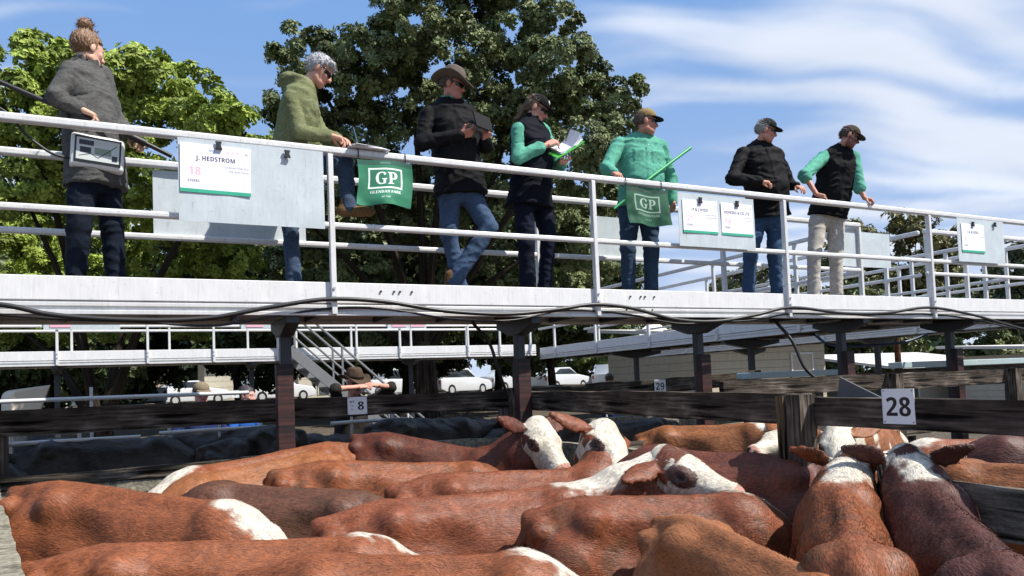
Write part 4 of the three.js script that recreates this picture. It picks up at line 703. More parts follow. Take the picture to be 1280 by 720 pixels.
// ---------------------------------------------------------------- things they hold
{
  const t = thing('tag_reader', 'silver reader box with a display hung at the hip of the person with the bun', 'reader', [-.26, 3.25, -5.86]);
  const q = (g) => { g.rotateY(.10); g.rotateZ(-.06); return g; };
  const body = q(new RoundedBoxGeometry(.33, .235, .10, 3, .022)); part(t, 'case', metricUV(body), std(lin(.68, .68, .66), .4, { metalness: .15 }), [-.255, 3.385, -5.85]);
  const tex = print(256, 180, (x, w, h) => { fill(x, '#1c1f22', 0, 0, w, h); fill(x, '#cdd2cf', 10, 12, 236, 150); fill(x, '#2a2d33', 24, 26, 80, 34); fill(x, '#8d9a86', 110, 70, 92, 46); fill(x, '#2a2d33', 30, 74, 60, 40); x.strokeStyle = '#343a40'; x.lineWidth = 5; x.beginPath(); x.moveTo(24, 140); x.lineTo(90, 116); x.lineTo(130, 140); x.lineTo(230, 40); x.stroke(); fill(x, '#30343a', 206, 110, 30, 40); });
  part(t, 'face_plate', q(new RoundedBoxGeometry(.285, .185, .012, 1, .004)), std(lin(.9, .9, .9), .3, { map: tex }), [-.25, 3.388, -5.796]);
  part(t, 'strap', tube([[-.40, 3.47, -5.86], [-.44, 3.7, -5.82], [-.42, 4.0, -5.84], [-.36, 4.1, -5.95]], .012, 24, 6), M.black);
  part(t, 'lead', tube([[-.41, 3.33, -5.83], [-.52, 3.34, -5.78], [-.66, 3.44, -5.76], [-.80, 3.60, -5.76], [-1.05, 3.66, -5.76]], .010, 30, 6), M.black);
  single('wand', merged([tube([[-1.6, 4.12, -5.80], [-.82, 3.80, -5.80], [-.28, 3.60, -5.80], [.02, 3.50, -5.83], [.22, 3.42, -5.86]], .017, 40, 8), cyl([-.10, 3.545, -5.81], [.05, 3.49, -5.835], .026, .026, 10)]), M.black, 'long black pole held by the person with the bun', 'pole');
}
{
  const t = PEOPLE.hatman, c = vmix(t.haR, t.haL, .5);
  const r = new RoundedBoxGeometry(.20, .155, .014, 2, .006); const o = thing('tablet', 'dark tablet held by the person in the felt hat', 'tablet', [c[0], c[1], c[2]]);
  const m = new THREE.Matrix4().makeRotationFromEuler(new THREE.Euler(-.35, .35, .05));
  const at = [2.665, 3.925, -5.70]; const g = r.applyMatrix4(m); part(o, 'case', g, std(lin(.008, .008, .009), .75), at);
  const s = new THREE.BoxGeometry(.18, .135, .002); s.translate(0, 0, -.009); s.applyMatrix4(m); part(o, 'screen', s, std(lin(.03, .035, .04), .1), at);
}
{
  const t = thing('notebook', 'open notebook with green cover and white pages held by the person in the black vest', 'notebook', [3.52, 3.7, -5.74]);
  const leaf = (w, h, th, bend) => { const g = new THREE.BoxGeometry(w, th, h, 8, 1, 4), p = g.attributes.position; for (let i = 0; i < p.count; i++) { const x = p.getX(i); p.setY(i, p.getY(i) + bend * x * x * 6); } g.computeVertexNormals(); return g; };
  const cv = leaf(.30, .21, .006, .05); cv.rotateZ(.62); cv.rotateX(.5); part(t, 'cover', cv, std(lin(.07, .42, .06), .5), [3.52, 3.80, -5.745]);
  for (let k = 0; k < 3; k++) { const p = leaf(.25, .19, .003, .2 + .12 * k); p.rotateZ(.66 + .10 * k); p.rotateX(.5); part(t, 'page', p, M.paper, [3.545, 3.825 + .012 * k, -5.755]); }
  single('pen', cyl([3.50, 3.86, -5.72], [3.56, 3.98, -5.73], .005), M.black, 'black pen in the hand of the person with the notebook', 'pen');
}
{
  const t = thing('clipboard', 'white note sheets lying on the railing under the writing hand', 'paper', [1.62, 3.57, -5.76]);
  for (let k = 0; k < 3; k++) { const g = new THREE.BoxGeometry(.30, .0025, .2, 8, 1, 2), p = g.attributes.position; for (let i = 0; i < p.count; i++) p.setY(i, p.getY(i) - .25 * Math.max(0, p.getX(i) - .04) ** 2 * (k + 1)); g.computeVertexNormals(); g.rotateY(.1 * k); part(t, 'sheet', g, M.paper, [1.63 + .012 * k, 3.578 + .006 * k, -5.75]); }
  single('pen', cyl([1.575, 3.60, -5.74], [1.545, 3.76, -5.76], .006), std(lin(.02, .07, .14), .4), 'dark blue pen in the hand of the person in the hoodie', 'pen');
}
single('stick', merged([cyl([4.05, 3.285, -5.79], [4.47, 3.61, -5.775], .012, .014), cyl([4.47, 3.61, -5.775], [5.03, 3.985, -5.80], .014, .017)]), std(lin(.02, .30, .10), .45), 'long bright green stick held across the mint shirt', 'stick');
// ---------------------------------------------------------------- cattle
const coatMat = new THREE.MeshPhysicalMaterial({ color: 0xffffff, vertexColors: true, roughness: .55, map: furMap, bumpMap: furBump, bumpScale: .005, specularIntensity: .65 });
const blackMat = new THREE.MeshPhysicalMaterial({ color: 0xffffff, vertexColors: true, roughness: .42, map: furMap, bumpMap: furBump, bumpScale: .004, specularIntensity: .55 });
const hairBlade = new THREE.MeshStandardMaterial({ color: 0xffffff, vertexColors: true, roughness: .6, side: THREE.DoubleSide });
const GC = 'red and white cattle packed in the pens';
function cow(o) {
  const hip = o.P.hip, wit = o.P.wit, Lg = Math.hypot(...vsub(wit, hip)), sx = clamp(o.len || Lg / .72, 1.0, 1.28), W = o.wide || .94;
  let fx = vnorm(vsub(wit, hip)); if (Lg < .6 || o.anchor) { /* short spans only fix the direction */ }
  const mid = o.anchor === 'hip' ? vadd(hip, fx, .36 * sx) : o.anchor === 'wit' ? vadd(wit, fx, -.36 * sx) : vmix(hip, wit, .5);
  const rz = vnorm(vcross(fx, [0, 1, 0])), uy = vcross(rz, fx);
  const loc = p => { const q = vsub(p, mid); return [vdot(q, fx) / 1, vdot(q, uy), vdot(q, rz)]; };
  const X = v => v * sx, seed = o.seed, R = mulberry(seed * 77 + 5);
  const poll = o.P.poll ? loc(o.P.poll) : [X(.36) + .50, -.12 + (o.headUp || 0), (o.turn || 0) * .3], muz = o.P.muz ? loc(o.P.muz) : [poll[0] + .22, poll[1] - .38, poll[2] + (o.turn || 0) * .2];
  const st = [[-.70, .07, -.17, -.42], [-.64, .125, -.105, -.52], [-.53, .185, -.04, -.62], [-.38, .212, -.002, -.62], [-.16, .205, -.012, -.66], [.08, .232, -.022, -.70], [.3, .215, -.004, -.70], [.42, .19, -.012, -.68], [.56, .155, -.075, -.60], [.66, .10, -.16, -.5]].map(a => [X(a[0]), a[1] * W, a[2], a[3]]);
  const legs = [[.44, .12], [.44, -.12], [-.52, .12], [-.52, -.12]];
  const foot = GROUND - mid[1];
  const tA = [X(-.46), -.03, 0], tB = [X(-.70), -.085, 0], sA = [X(-.4), -.022, 0], sB = [X(.35), -.022, 0], bA = [X(.34), -.05, .08], bB = [X(.50), -.42, .16 * W], hA = [X(-.5), -.3, .12 * W], hB = [X(-.40), -.62, .13 * W];
  const nA = [X(.40), -.18, 0], nB = [mix(X(.40), poll[0], .55), mix(-.18, poll[1] - .07, .55), poll[2] * .45], nC = [poll[0], poll[1] - .085, poll[2]], gA = [X(.5), -.40, 0], gB = [mix(poll[0], muz[0], .2), mix(poll[1], muz[1], .2) - .15, mix(poll[2], muz[2], .2)];
  const tl = [[X(-.69), -.08, 0], [X(-.745), -.22, .01], [X(-.73), -.72, -.01]];
  const legJ = legs.map(([lx, lz]) => { const back = lx < 0; return [[X(lx), -.55, lz], [X(lx) + (back ? .10 : 0), -.78, lz], [X(lx) + (back ? -.06 : .0), mix(-.78, foot, .45), lz], [X(lx) + (back ? 0 : .02), foot + .03, lz]]; });
  const body = (x, y, z) => {
    const n = st.length; let i = 0; while (i < n - 2 && x > st[i + 1][0]) i++; const A = st[i], C = st[i + 1], k = sstep(0, 1, clamp((x - A[0]) / (C[0] - A[0])));
    const w = mix(A[1], C[1], k), t = mix(A[2], C[2], k), b = mix(A[3], C[3], k), hh = (t - b) / 2, cy = (t + b) / 2; const az = Math.abs(z);
    const dy = (y - cy) / hh, dz = z / (w * (dy > 0 ? 1 - .16 * dy * dy : 1)), e = 2.35;
    let d = (Math.pow(Math.pow(Math.abs(dz), e) + Math.pow(Math.abs(dy), e), 1 / e) - 1) * w * .9; const ov = Math.max(x - st[n - 1][0], st[0][0] - x, 0); if (ov > 0) d = Math.hypot(Math.max(d, 0), ov) + Math.min(d, 0) * .2;
    d = smin(d, Math.hypot(x - X(-.40), y + .078, az - .13 * W) - .045, .11);
    d = smin(d, Math.hypot(x - X(-.65), y + .14, az - .095) - .05, .07);
    d = smin(d, cap(x, y, z, tA, tB, .04, .032), .06);
    d = smin(d, cap(x, y, z, sA, sB, .028, .035), .05);
    d = smin(d, cap(x, y, az, bA, bB, .05, .09), .09);
    d = smin(d, cap(x, y, az, hA, hB, .13, .10), .08);
    d = smax(d, -(Math.hypot((x - X(-.21)) * .8, y + .18, az - .275 * W) - .118), .09);
    d = smax(d, -(Math.hypot((x - X(.60)) * 1, y + .20, az - .31 * W) - .12), .10);
    d = smin(d, cap(x, y, z, nA, nB, .165, .125), .10);
    d = smin(d, cap(x, y, z, nB, nC, .125, .095), .06);
    d = smin(d, cap(x, y, z, gA, gB, .13, .07), .10);
    if (y < -.35) for (const [f0, kn, hk, ft] of legJ) {
      d = smin(d, cap(x, y, z, f0, kn, .09, .06), .06); d = Math.min(d, cap(x, y, z, kn, hk, .058, .038)); d = Math.min(d, cap(x, y, z, hk, ft, .034, .036)); }
    d = smin(d, cap(x, y, z, tl[0], tl[1], .026, .022), .03); d = Math.min(d, cap(x, y, z, tl[1], tl[2], .021, .03));
    if (Math.abs(d) < .08) d += .008 * fbm(x * 4 + seed, y * 4, z * 4, 2) + .0034 * fbm(x * 16, y * 16 + seed, z * 16, 2) * (o.shag || 1) - (o.folds ? .008 * Math.max(0, 1 - 6 * Math.abs(N3(x * 5 + y * 2.5 + seed, y * 4, z * 4))) : 0);
    return d;
  };
  // colours: red coat, on some animals with patches of dried mud; white on face, crest, brisket and feet
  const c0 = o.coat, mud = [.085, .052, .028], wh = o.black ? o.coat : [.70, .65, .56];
  if (o.noseW) o.nose = [vdot(o.noseW, fx), vdot(o.noseW, uy), vdot(o.noseW, rz)];
  const fhead = vnorm(vsub(muz, poll)); let nh = vadd(o.nose ? o.nose : [0, 1, 0], fhead, -vdot(o.nose || [0, 1, 0], fhead)); nh = vnorm(nh); const rh = vcross(fhead, nh);
  const hl = p => { const q = vsub(p, poll); return [vdot(q, fhead), vdot(q, nh), vdot(q, rh)]; };
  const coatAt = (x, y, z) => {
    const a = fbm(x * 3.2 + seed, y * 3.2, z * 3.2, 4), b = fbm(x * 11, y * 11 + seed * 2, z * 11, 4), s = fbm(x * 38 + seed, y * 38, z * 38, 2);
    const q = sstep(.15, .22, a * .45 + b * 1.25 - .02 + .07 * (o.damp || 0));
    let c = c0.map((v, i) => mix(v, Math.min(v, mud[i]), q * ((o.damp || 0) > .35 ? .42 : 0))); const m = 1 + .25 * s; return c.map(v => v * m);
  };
  const whiteness = (x, y, z) => {
    const e = .05 * fbm(x * 14, y * 14, z * 14 + seed, 4) * 2;
    const along = clamp((x - X(.30)) / Math.max(.12, poll[0] - X(.30))), crestY = mix(0, poll[1], along); let w = 0;
    if (o.crest) w = Math.max(w, sstep(.02, -.02, Math.abs(z - poll[2] * along) - (.05 + .05 * along) * o.crest + e) * sstep(-.13, -.07, y - crestY + e) * sstep(X(.34) - .06, X(.34) + .02, x + e));
    w = Math.max(w, sstep(-.50, -.56, y + e) * sstep(X(.1), X(.3), x)); w = Math.max(w, sstep(-.80, -.84, y + e)); w = Math.max(w, sstep(-.55, -.6, y) * sstep(X(-.68), X(-.72), x));
    if (o.spots) w = Math.max(w, sstep(.02, .07, fbm(x * 4.2 + seed * 3, y * 4.2, z * 4.2, 2) - .02));
    return w;
  };
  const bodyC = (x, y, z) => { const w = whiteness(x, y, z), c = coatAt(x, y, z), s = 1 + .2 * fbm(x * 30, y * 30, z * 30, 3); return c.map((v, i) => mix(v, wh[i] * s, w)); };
  const mar = [[-.85 * sx, foot - .02, -.36 * W], [Math.max(poll[0], X(.66)) + .16, Math.max(.1, poll[1] + .1), .36 * W]];
  mar[0][2] = Math.min(mar[0][2], poll[2] - .2, muz[2] - .1); mar[1][2] = Math.max(mar[1][2], poll[2] + .2, muz[2] + .1); mar[0][0] = Math.min(mar[0][0], poll[0] - .2); mar[1][0] = Math.max(mar[1][0], muz[0] + .1);
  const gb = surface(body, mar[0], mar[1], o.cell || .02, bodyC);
  // head, on a finer grid: x towards the muzzle, y out of the forehead, z across
  const hs = o.headSize || 1, HL = clamp(Math.hypot(...vsub(muz, poll)), .36, .52) / .43 / hs;
  const earD = o.ears || [[-.10, -.02], [-.10, -.02]];
  const earG = [1, -1].map(sd => { const E = earD[sd > 0 ? 0 : 1], b0 = [.02, -.055, sd * .085], tip = [.02 + E[0], -.055 + E[1], sd * .275], ex = vsub(tip, b0), l = Math.hypot(...ex), u = ex.map(v => v / l), fn = vnorm(vcross(u, [.35, -.1, sd * .2])), wv = vcross(fn, u); return { b0, l, u, fn, wv }; });
  const head = (X0, Y0, Z0) => {
    const x = X0 / HL / hs, y = Y0 / hs, z = Z0 / hs, az = Math.abs(z);
    let d = ell(x, y, z, .10, -.085, 0, .15, .10, .108);
    d = smin(d, cap(x, y, z, [.02, -.03, 0], [.03, -.05, 0], .055, .06), .06);
    d = smin(d, cap(x, y, z, [.14, -.085, 0], [.36, -.085, 0], .082, .058), .06);
    d = smin(d, ell(x, y, z, .385, -.088, 0, .05, .052, .062), .03);
    d = smin(d, cap(x, y, z, [.06, -.19, 0], [.37, -.128, 0], .05, .032), .05);
    d = smin(d, Math.hypot((x - .165) * .8, y + .06, az - .083) - .034, .03);
    d = smax(d, -(Math.hypot((x - .17) * .75, (y + .062), az - .125) - .022), .012);
    d = smin(d, Math.hypot(x - .17, y + .062, az - .094) - .019, .003);
    d = smax(d, -(Math.hypot((x - .425) * .9, (y + .068) * .7, az - .034) - .014), .012);
    d = smax(d, -cap(x, y, az, [.43, -.118, 0], [.31, -.125, .07], .006, .005), .008);
    for (const { b0, l, u, fn, wv } of earG) { // ear
      const q = [x - b0[0], y - b0[1], z - b0[2]], t = vdot(q, u), a = vdot(q, wv), n = vdot(q, fn);
      const wd = .052 * Math.sin(Math.PI * clamp(t / l, 0, 1) ** .75) + .012; let e = Math.max((Math.hypot(a / wd, (n + 3.2 * a * a) / .014) - 1) * .011, t - l, -t - .02); d = smin(d, e, .016); }
    if (Math.abs(d) < .03) d += .004 * fbm(X0 * 30, Y0 * 30 + seed, Z0 * 30, 2); return d;
  };
  const headC = (X0, Y0, Z0) => {
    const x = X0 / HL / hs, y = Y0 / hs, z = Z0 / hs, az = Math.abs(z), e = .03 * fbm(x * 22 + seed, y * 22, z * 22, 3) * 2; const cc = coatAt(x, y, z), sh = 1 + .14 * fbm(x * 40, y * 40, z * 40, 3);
    if (Math.hypot(x - .17, y + .062, az - .094) < .021) return [.012, .009, .008];
    if (Math.hypot((x - .17) * .62, y + .062, az - .094) < .034 + e * .2 + (o.patch ? .012 : 0)) return [.10, .05, .04];
    if (x > .385 && y > -.125) return o.black || Math.hypot((x - .425), (y + .068) * .7, az - .034) < .02 ? [.05, .02, .02] : [.55 * sh, .30 * sh, .24 * sh];
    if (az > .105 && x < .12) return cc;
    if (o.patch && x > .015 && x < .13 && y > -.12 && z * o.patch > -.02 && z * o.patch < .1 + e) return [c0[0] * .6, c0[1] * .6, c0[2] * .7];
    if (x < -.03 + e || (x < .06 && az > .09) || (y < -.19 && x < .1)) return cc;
    return wh.map((v, i) => v * sh * (i === 2 ? .97 : 1));
  };
  const Hf = { o: poll, x: fhead, y: nh, z: rh };
  let gh = surface(head, [-.17 * hs, -.28 * hs, -.33 * hs], [.46 * HL * hs, .09 * hs, .33 * hs], o.headCell || .0095, headC);
  gh.applyMatrix4(new THREE.Matrix4().makeBasis(V(...fhead), V(...nh), V(...rh)).setPosition(V(...poll)));
  const g = mergeGeometries([gb, gh]); const p = g.attributes.position, uv = new Float32Array(p.count * 2);
  for (let i = 0; i < p.count; i++) { const x = p.getX(i), y = p.getY(i), z = p.getZ(i); uv[2 * i] = x * 1.3 + .35 * z + seed * .37; uv[2 * i + 1] = Math.atan2(z, y + .36) * .42 + seed * .21; } g.setAttribute('uv', new THREE.BufferAttribute(uv, 2));
  const basis = new THREE.Matrix4().makeBasis(V(...fx), V(...uy), V(...rz)).setPosition(V(...mid)); g.applyMatrix4(basis);
  const t = thing('steer', o.label, 'cattle', [mid[0], GROUND, mid[2]], o.group || GC);
  const bm = part(t, 'body', g, o.black ? blackMat : coatMat);
  // short coat hairs standing off the hide, mostly lying back towards the tail
  const nH = o.hairs ?? 9000; if (nH) {
    const ix = g.index.array, P3 = g.attributes.position, N = g.attributes.normal, C = g.attributes.color; const tri = []; let acc = 0; const cum = [];
    const a = V(0, 0, 0), b = V(0, 0, 0), c = V(0, 0, 0);
    for (let i = 0; i < ix.length; i += 3) { a.fromBufferAttribute(P3, ix[i]); b.fromBufferAttribute(P3, ix[i + 1]); c.fromBufferAttribute(P3, ix[i + 2]); if ((a.y + b.y + c.y) / 3 < mid[1] - .42) continue; const ar = b.sub(a).cross(c.sub(a)).length(); if (!(ar > 0)) continue; acc += ar; cum.push(acc); tri.push(i); }
    const pos = [], nor = [], col = []; const back = V(...fx).multiplyScalar(-1), nn = V(0, 0, 0), dd = V(0, 0, 0), sd = V(0, 0, 0), len = o.hairLen || .016;
    for (let k = 0; k < nH; k++) {
      const r = R() * acc; let l = 0, h = cum.length - 1; while (l < h) { const m = l + h >> 1; cum[m] < r ? l = m + 1 : h = m; } const i = tri[l]; let u = R(), v = R(); if (u + v > 1) { u = 1 - u; v = 1 - v; } const w = 1 - u - v;
      const q = (A, s) => s.set(A.getX(ix[i]) * w + A.getX(ix[i + 1]) * u + A.getX(ix[i + 2]) * v, A.getY(ix[i]) * w + A.getY(ix[i + 1]) * u + A.getY(ix[i + 2]) * v, A.getZ(ix[i]) * w + A.getZ(ix[i + 1]) * u + A.getZ(ix[i + 2]) * v);
      q(P3, a); q(N, nn).normalize(); q(C, c);
      const sw = N3(a.x * 7, a.y * 7, a.z * 7 + seed) * .6 * (o.curl || 1) * 2.2;
      dd.copy(back).addScaledVector(nn, -back.dot(nn)); dd.y -= .35; dd.addScaledVector(b.crossVectors(nn, back), sw); dd.addScaledVector(nn, -dd.dot(nn)).normalize().addScaledVector(nn, .12 + .2 * R()).normalize();
      sd.crossVectors(dd, nn).normalize().multiplyScalar((.0008 + .0008 * R()) * (o.hairWide || 1)); const ln = len * (.5 + R()); const f = .82 + .4 * R();
      pos.push(a.x - sd.x, a.y - sd.y, a.z - sd.z, a.x + sd.x, a.y + sd.y, a.z + sd.z, a.x + dd.x * ln, a.y + dd.y * ln, a.z + dd.z * ln);
      for (let j = 0; j < 3; j++) { nor.push(nn.x, nn.y, nn.z); col.push(c.x * f, c.y * f, c.z * f); }
    }
    const hg = new THREE.BufferGeometry(); hg.setAttribute('position', new THREE.Float32BufferAttribute(pos, 3)); hg.setAttribute('normal', new THREE.Float32BufferAttribute(nor, 3)); hg.setAttribute('color', new THREE.Float32BufferAttribute(col, 3));
    const hm = part(bm, 'coat_hair', hg, hairBlade); hm.userData.kind = 'stuff';
  }
  return t;
}
const tan = [.295, .11, .040], red = [.23, .069, .029], deep = [.135, .038, .021], dark = [.095, .031, .022], brown = [.135, .056, .033], rust = [.265, .084, .032];
const COWS = [
  { k: 'c01', coat: rust, crest: 1.2, headUp: -.3, label: 'rust red steer with its back against the rear rail of the pen', hairs: 9000 },
  { k: 'c02', coat: tan, crest: 0, headUp: -.35, label: 'tan steer pressed beside the rust red steer by the brown support post', hairs: 9000 },
  { k: 'c03', coat: deep, crest: 0, damp: .8, curl: 2.4, shag: 2, noseW: [.25, .5, .74], headSize: 1.36, ears: [[-.06, .03], [-.06, .03]], label: 'deep red curly steer with white face raised under the fence corner', hairs: 11000 },
  { k: 'c04', coat: rust, crest: 0, headUp: -.4, damp: .4, label: 'rust red steer with dark curls on the shoulder in mid pen', hairs: 11000 },
  { k: 'c05', coat: red, crest: 0, damp: .2, noseW: [.40, .50, .62], headSize: 1.48, ears: [[-.08, -.05], [-.06, .0]], label: 'brownish red steer with white face and dark eye patch raised beside another white face', patch: 0, hairs: 12000 },
  { k: 'c06', coat: brown, crest: 0, headUp: -.3, damp: .9, label: 'dull brown steer with hollow flank in mid pen', hairs: 14000 },
  { k: 'c07', coat: red, crest: 1.5, noseW: [.25, .75, .42], headSize: 1.28, patch: 1, ears: [[-.03, -.08], [-.03, .03]], label: 'brick red steer with white crest and red patched white face resting on its neighbour', hairs: 20000, cell: .018 },
  { k: 'c08', coat: rust, crest: 1.3, headUp: -.3, label: 'rust red steer with hollow flank and white shoulder beside the pale sunlit rail', hairs: 20000, cell: .018 },
  { k: 'c09', coat: rust, crest: .6, headUp: -.4, label: 'rust red steer standing between the hollow flanked steer and the one in front', hairs: 24000, cell: .017 },
  { k: 'c10', coat: rust, crest: 1.0, headUp: -.35, damp: .3, label: 'rust red steer with white flecks along the neck at the front of the pen', hairs: 28000, cell: .016 },
  { k: 'c11', coat: red, crest: .5, headUp: -.45, damp: .7, curl: 2, shag: 1.8, label: 'shaggy red steer with curly rump below the red patched white face', hairs: 26000, cell: .017 },
  { k: 'c12', coat: tan, crest: 0, headUp: -.35, damp: .2, anchor: 'hip', label: 'smooth orange steer turned end on beside the steer with muddy back', hairs: 26000, cell: .016 },
  { k: 'c13', coat: rust, crest: 1.2, damp: .5, len: 1.05, label: 'orange red steer with muddy back facing away towards the fence post', hairs: 30000, cell: .016, ears: [[-.06, .05], [-.06, .05]] },
  { k: 'c14', coat: dark, crest: .7, damp: .6, curl: 2.6, shag: 2.2, label: 'dark mahogany shaggy steer facing away under the number 28', hairs: 34000, cell: .016, hairLen: .020, ears: [[-.05, .05], [-.05, .05]] },
  { k: 'c15', coat: deep, crest: 0, headUp: -.4, damp: .4, anchor: 'hip', label: 'deep red steer standing along the fence behind the red patched white face', hairs: 14000 },
  { k: 'c16', coat: tan, crest: 1, damp: .2, anchor: 'wit', curl: 2, label: 'tan curly steer with white face seen under the fence rail beyond the pen', hairs: 8000, noseW: [-.3, .8, .5] },
  { k: 'c17', coat: tan, crest: 1.4, spots: 1, label: 'orange and white patched steer facing the fence beyond the split post', hairs: 7000 },
  { k: 'c18', coat: tan, crest: 0, headUp: -.3, anchor: 'wit', label: 'tan steer standing beyond the fence behind the dark mahogany steer', hairs: 9000 },
  { k: 'c19', coat: rust, crest: 1.6, anchor: 'wit', label: 'orange steer with white neck under the fence rail beyond the number 28', hairs: 7000 },
  { k: 'c20', coat: dark, crest: 0, curl: 2, anchor: 'wit', damp: .5, label: 'dark red curly steer under the end of the fence rail beyond the pen', hairs: 8000 },
];
const ink = [.045, .036, .030];
for (const [k, hx, hz, wx, wz, y, label] of [['b1', -1.75, -6.95, -1.0, -6.75, 1.24, 'black steer standing past the end of the pale sunlit rail'], ['b2', -.62, -6.95, .12, -6.85, 1.35, 'broad backed black steer behind the lower rail with its flank in shade'], ['b3', .95, -6.9, .30, -7.25, 1.36, 'black steer turned away just behind the broad backed black one'], ['b4', .75, -6.85, 1.45, -7.1, 1.27, 'black steer with sharp hip bones behind the brown support post'], ['b5', 2.35, -7.0, 1.62, -7.15, 1.25, 'black steer below the white number plate with the 8'], ['b6', 2.15, -6.75, 2.85, -6.95, 1.36, 'black steer with rounded rump beside the fence corner'], ['b7', 4.0, -6.9, 3.25, -6.85, 1.22, 'black steer behind the two raised white faces'], ['b8', 5.0, -6.7, 4.3, -6.8, 1.2, 'black steer behind the tan curly steer']]) {
  CATTLE[k] = { hip: [hx, y, hz], wit: [wx, y - .04, wz] };
  COWS.push({ k, coat: ink, black: true, folds: 1, crest: 0, headUp: { b3: .08, b6: .1, b4: .06 }[k] ?? -.2, hairs: 0, cell: .021, headCell: .014, label, group: 'black cattle in the lane behind the pen' });
}
COWS.forEach((c, i) => cow({ ...c, P: CATTLE[c.k], seed: i + 1 }));
// ---------------------------------------------------------------- trees
const leafMats = {};
function rosette(len, wid, n, rnd) {           // a spray of n bent leaves round a twig end
  const pos = [], idx = [];
  for (let i = 0; i < n; i++) {
    const a = i / n * Math.PI * 2 + rnd() * .9, el = -.30 + rnd() * .95, l = len * (.7 + rnd() * .6), w = wid * (.7 + rnd() * .6), r0 = .02 + .03 * rnd();
    const d = [Math.cos(a) * Math.cos(el), Math.sin(el), Math.sin(a) * Math.cos(el)], s = vnorm(vcross(d, [rnd() - .5, 1, rnd() - .5])), droop = -.25 * l;
    const b = d.map(v => v * r0), m = vadd(b, d, l * .5), t = vadd(vadd(b, d, l), [0, 1, 0], droop), k = pos.length / 3;
    pos.push(...b, ...vadd(m, s, w), ...t, ...vadd(m, s, -w)); idx.push(k, k + 1, k + 2, k, k + 2, k + 3);
  }
  const g = new THREE.BufferGeometry(); g.setAttribute('position', new THREE.Float32BufferAttribute(pos, 3)); g.setIndex(idx); const q = g.toNonIndexed(); q.computeVertexNormals(); return q;
}
function limbs(foot, targets, r0, seed, fork = .35) {
  const R = mulberry(seed), geos = [], top = [foot[0] + (R() - .5) * .5, mix(foot[1], targets.reduce((s, t) => s + t[1], 0) / targets.length, fork), foot[2] + (R() - .5) * .5];
  const taper = (pts, ra, rb) => { const c = new THREE.CatmullRomCurve3(pts.map(p => V(...p))), n = 10, g = new THREE.TubeGeometry(c, n, 1, 8, false), p = g.attributes.position; for (let i = 0; i <= n; i++) { const o = c.getPointAt(i / n), r = mix(ra, rb, i / n); for (let j = 0; j <= 8; j++) { const k = i * 9 + j; const f = r * (1 + .18 * fbm(i * .9, j * .7, seed, 2)); p.setXYZ(k, o.x + (p.getX(k) - o.x) * f, o.y + (p.getY(k) - o.y) * f, o.z + (p.getZ(k) - o.z) * f); } } g.computeVertexNormals(); return g; };
  geos.push(taper([foot, vmix(foot, top, .5), top], r0 * 1.15, r0 * .75));
  for (const t of targets) { const m = vadd(vmix(top, t, .5), [R() - .5, R() * .6, R() - .5], .8); geos.push(taper([vadd(top, [0, -.3, 0]), m, t.slice(0, 3)], r0 * .42, .03)); }
  return merged(geos);
}
const bark = std(lin(.11, .085, .06), .95, { map: grainMap, bumpMap: grainBump, bumpScale: .02 });
function tree(o) {
  const R = mulberry(o.seed), t = thing(o.name || 'leafy_tree', o.label, 'tree', o.foot, o.group);
  if (o.r0) part(t, 'trunk', limbs(o.foot, o.lobes.filter((_, i) => i % (o.every || 2) === 0), o.r0, o.seed, o.fork), bark);
  const geo = rosette(o.leaf || .19, o.leafW || .05, o.n || 9, R);
  const spots = []; 
  for (const [x, y, z, r] of o.lobes) {
    const subs = Math.max(3, Math.round((o.dense || 1) * 11 * r * r));
    for (let i = 0; i < subs; i++) {
      const u = R() * 2 - 1, a = R() * 6.283, q = Math.sqrt(1 - u * u), rr = r * Math.pow(.35 + .65 * R(), .5), sx = x + q * Math.cos(a) * rr, sy = y + u * rr * .92, sz = z + q * Math.sin(a) * rr, cr = (o.clump || .30) * (.6 + .7 * R()), m = Math.round((o.per || 13) * (.7 + .6 * R())), tone = .78 + .44 * R();
      for (let k = 0; k < m; k++) { const u2 = Math.pow(R(), .7) * 2 - 1, a2 = R() * 6.283, q2 = Math.sqrt(1 - u2 * u2), r2 = cr * (.55 + .5 * R()); spots.push([sx + q2 * Math.cos(a2) * r2, sy + u2 * r2 * .8, sz + q2 * Math.sin(a2) * r2, tone * (.8 + .4 * R()), q2 * Math.cos(a2) + .6 * q * Math.cos(a), u2 + .6 * u + .25, q2 * Math.sin(a2) + .6 * q * Math.sin(a)]); }
    }
  }
  const mat = new THREE.MeshPhysicalMaterial({ color: 0xffffff, roughness: o.gloss || .5, side: THREE.DoubleSide, transmission: o.trans ?? .28, thickness: 0, specularIntensity: .6 });
  const im = new THREE.InstancedMesh(geo, mat, spots.length), d = new THREE.Object3D(), c = new THREE.Color(), A = o.c0, B = o.c1;
  const Y = V(0, 1, 0), q1 = new THREE.Quaternion(), q3 = new THREE.Quaternion(), ax = V(0, 0, 0);
  spots.forEach(([x, y, z, f, nx, ny, nz], i) => { d.position.set(x - o.foot[0], y - o.foot[1], z - o.foot[2]); ax.set(nx + (R() - .5) * .8, ny + (R() - .5) * .8, nz + (R() - .5) * .8).normalize(); q1.setFromUnitVectors(Y, ax); q3.setFromAxisAngle(Y, R() * 6.283); d.quaternion.copy(q1).multiply(q3); d.scale.setScalar(.75 + .55 * R()); d.updateMatrix(); im.setMatrixAt(i, d.matrix); const k = R(); c.setRGB(mix(A[0], B[0], k) * f, mix(A[1], B[1], k) * f, mix(A[2], B[2], k) * f); im.setColorAt(i, c); });
  im.name = 'crown'; shade(im); im.userData.kind = 'stuff'; t.add(im); return t;
}
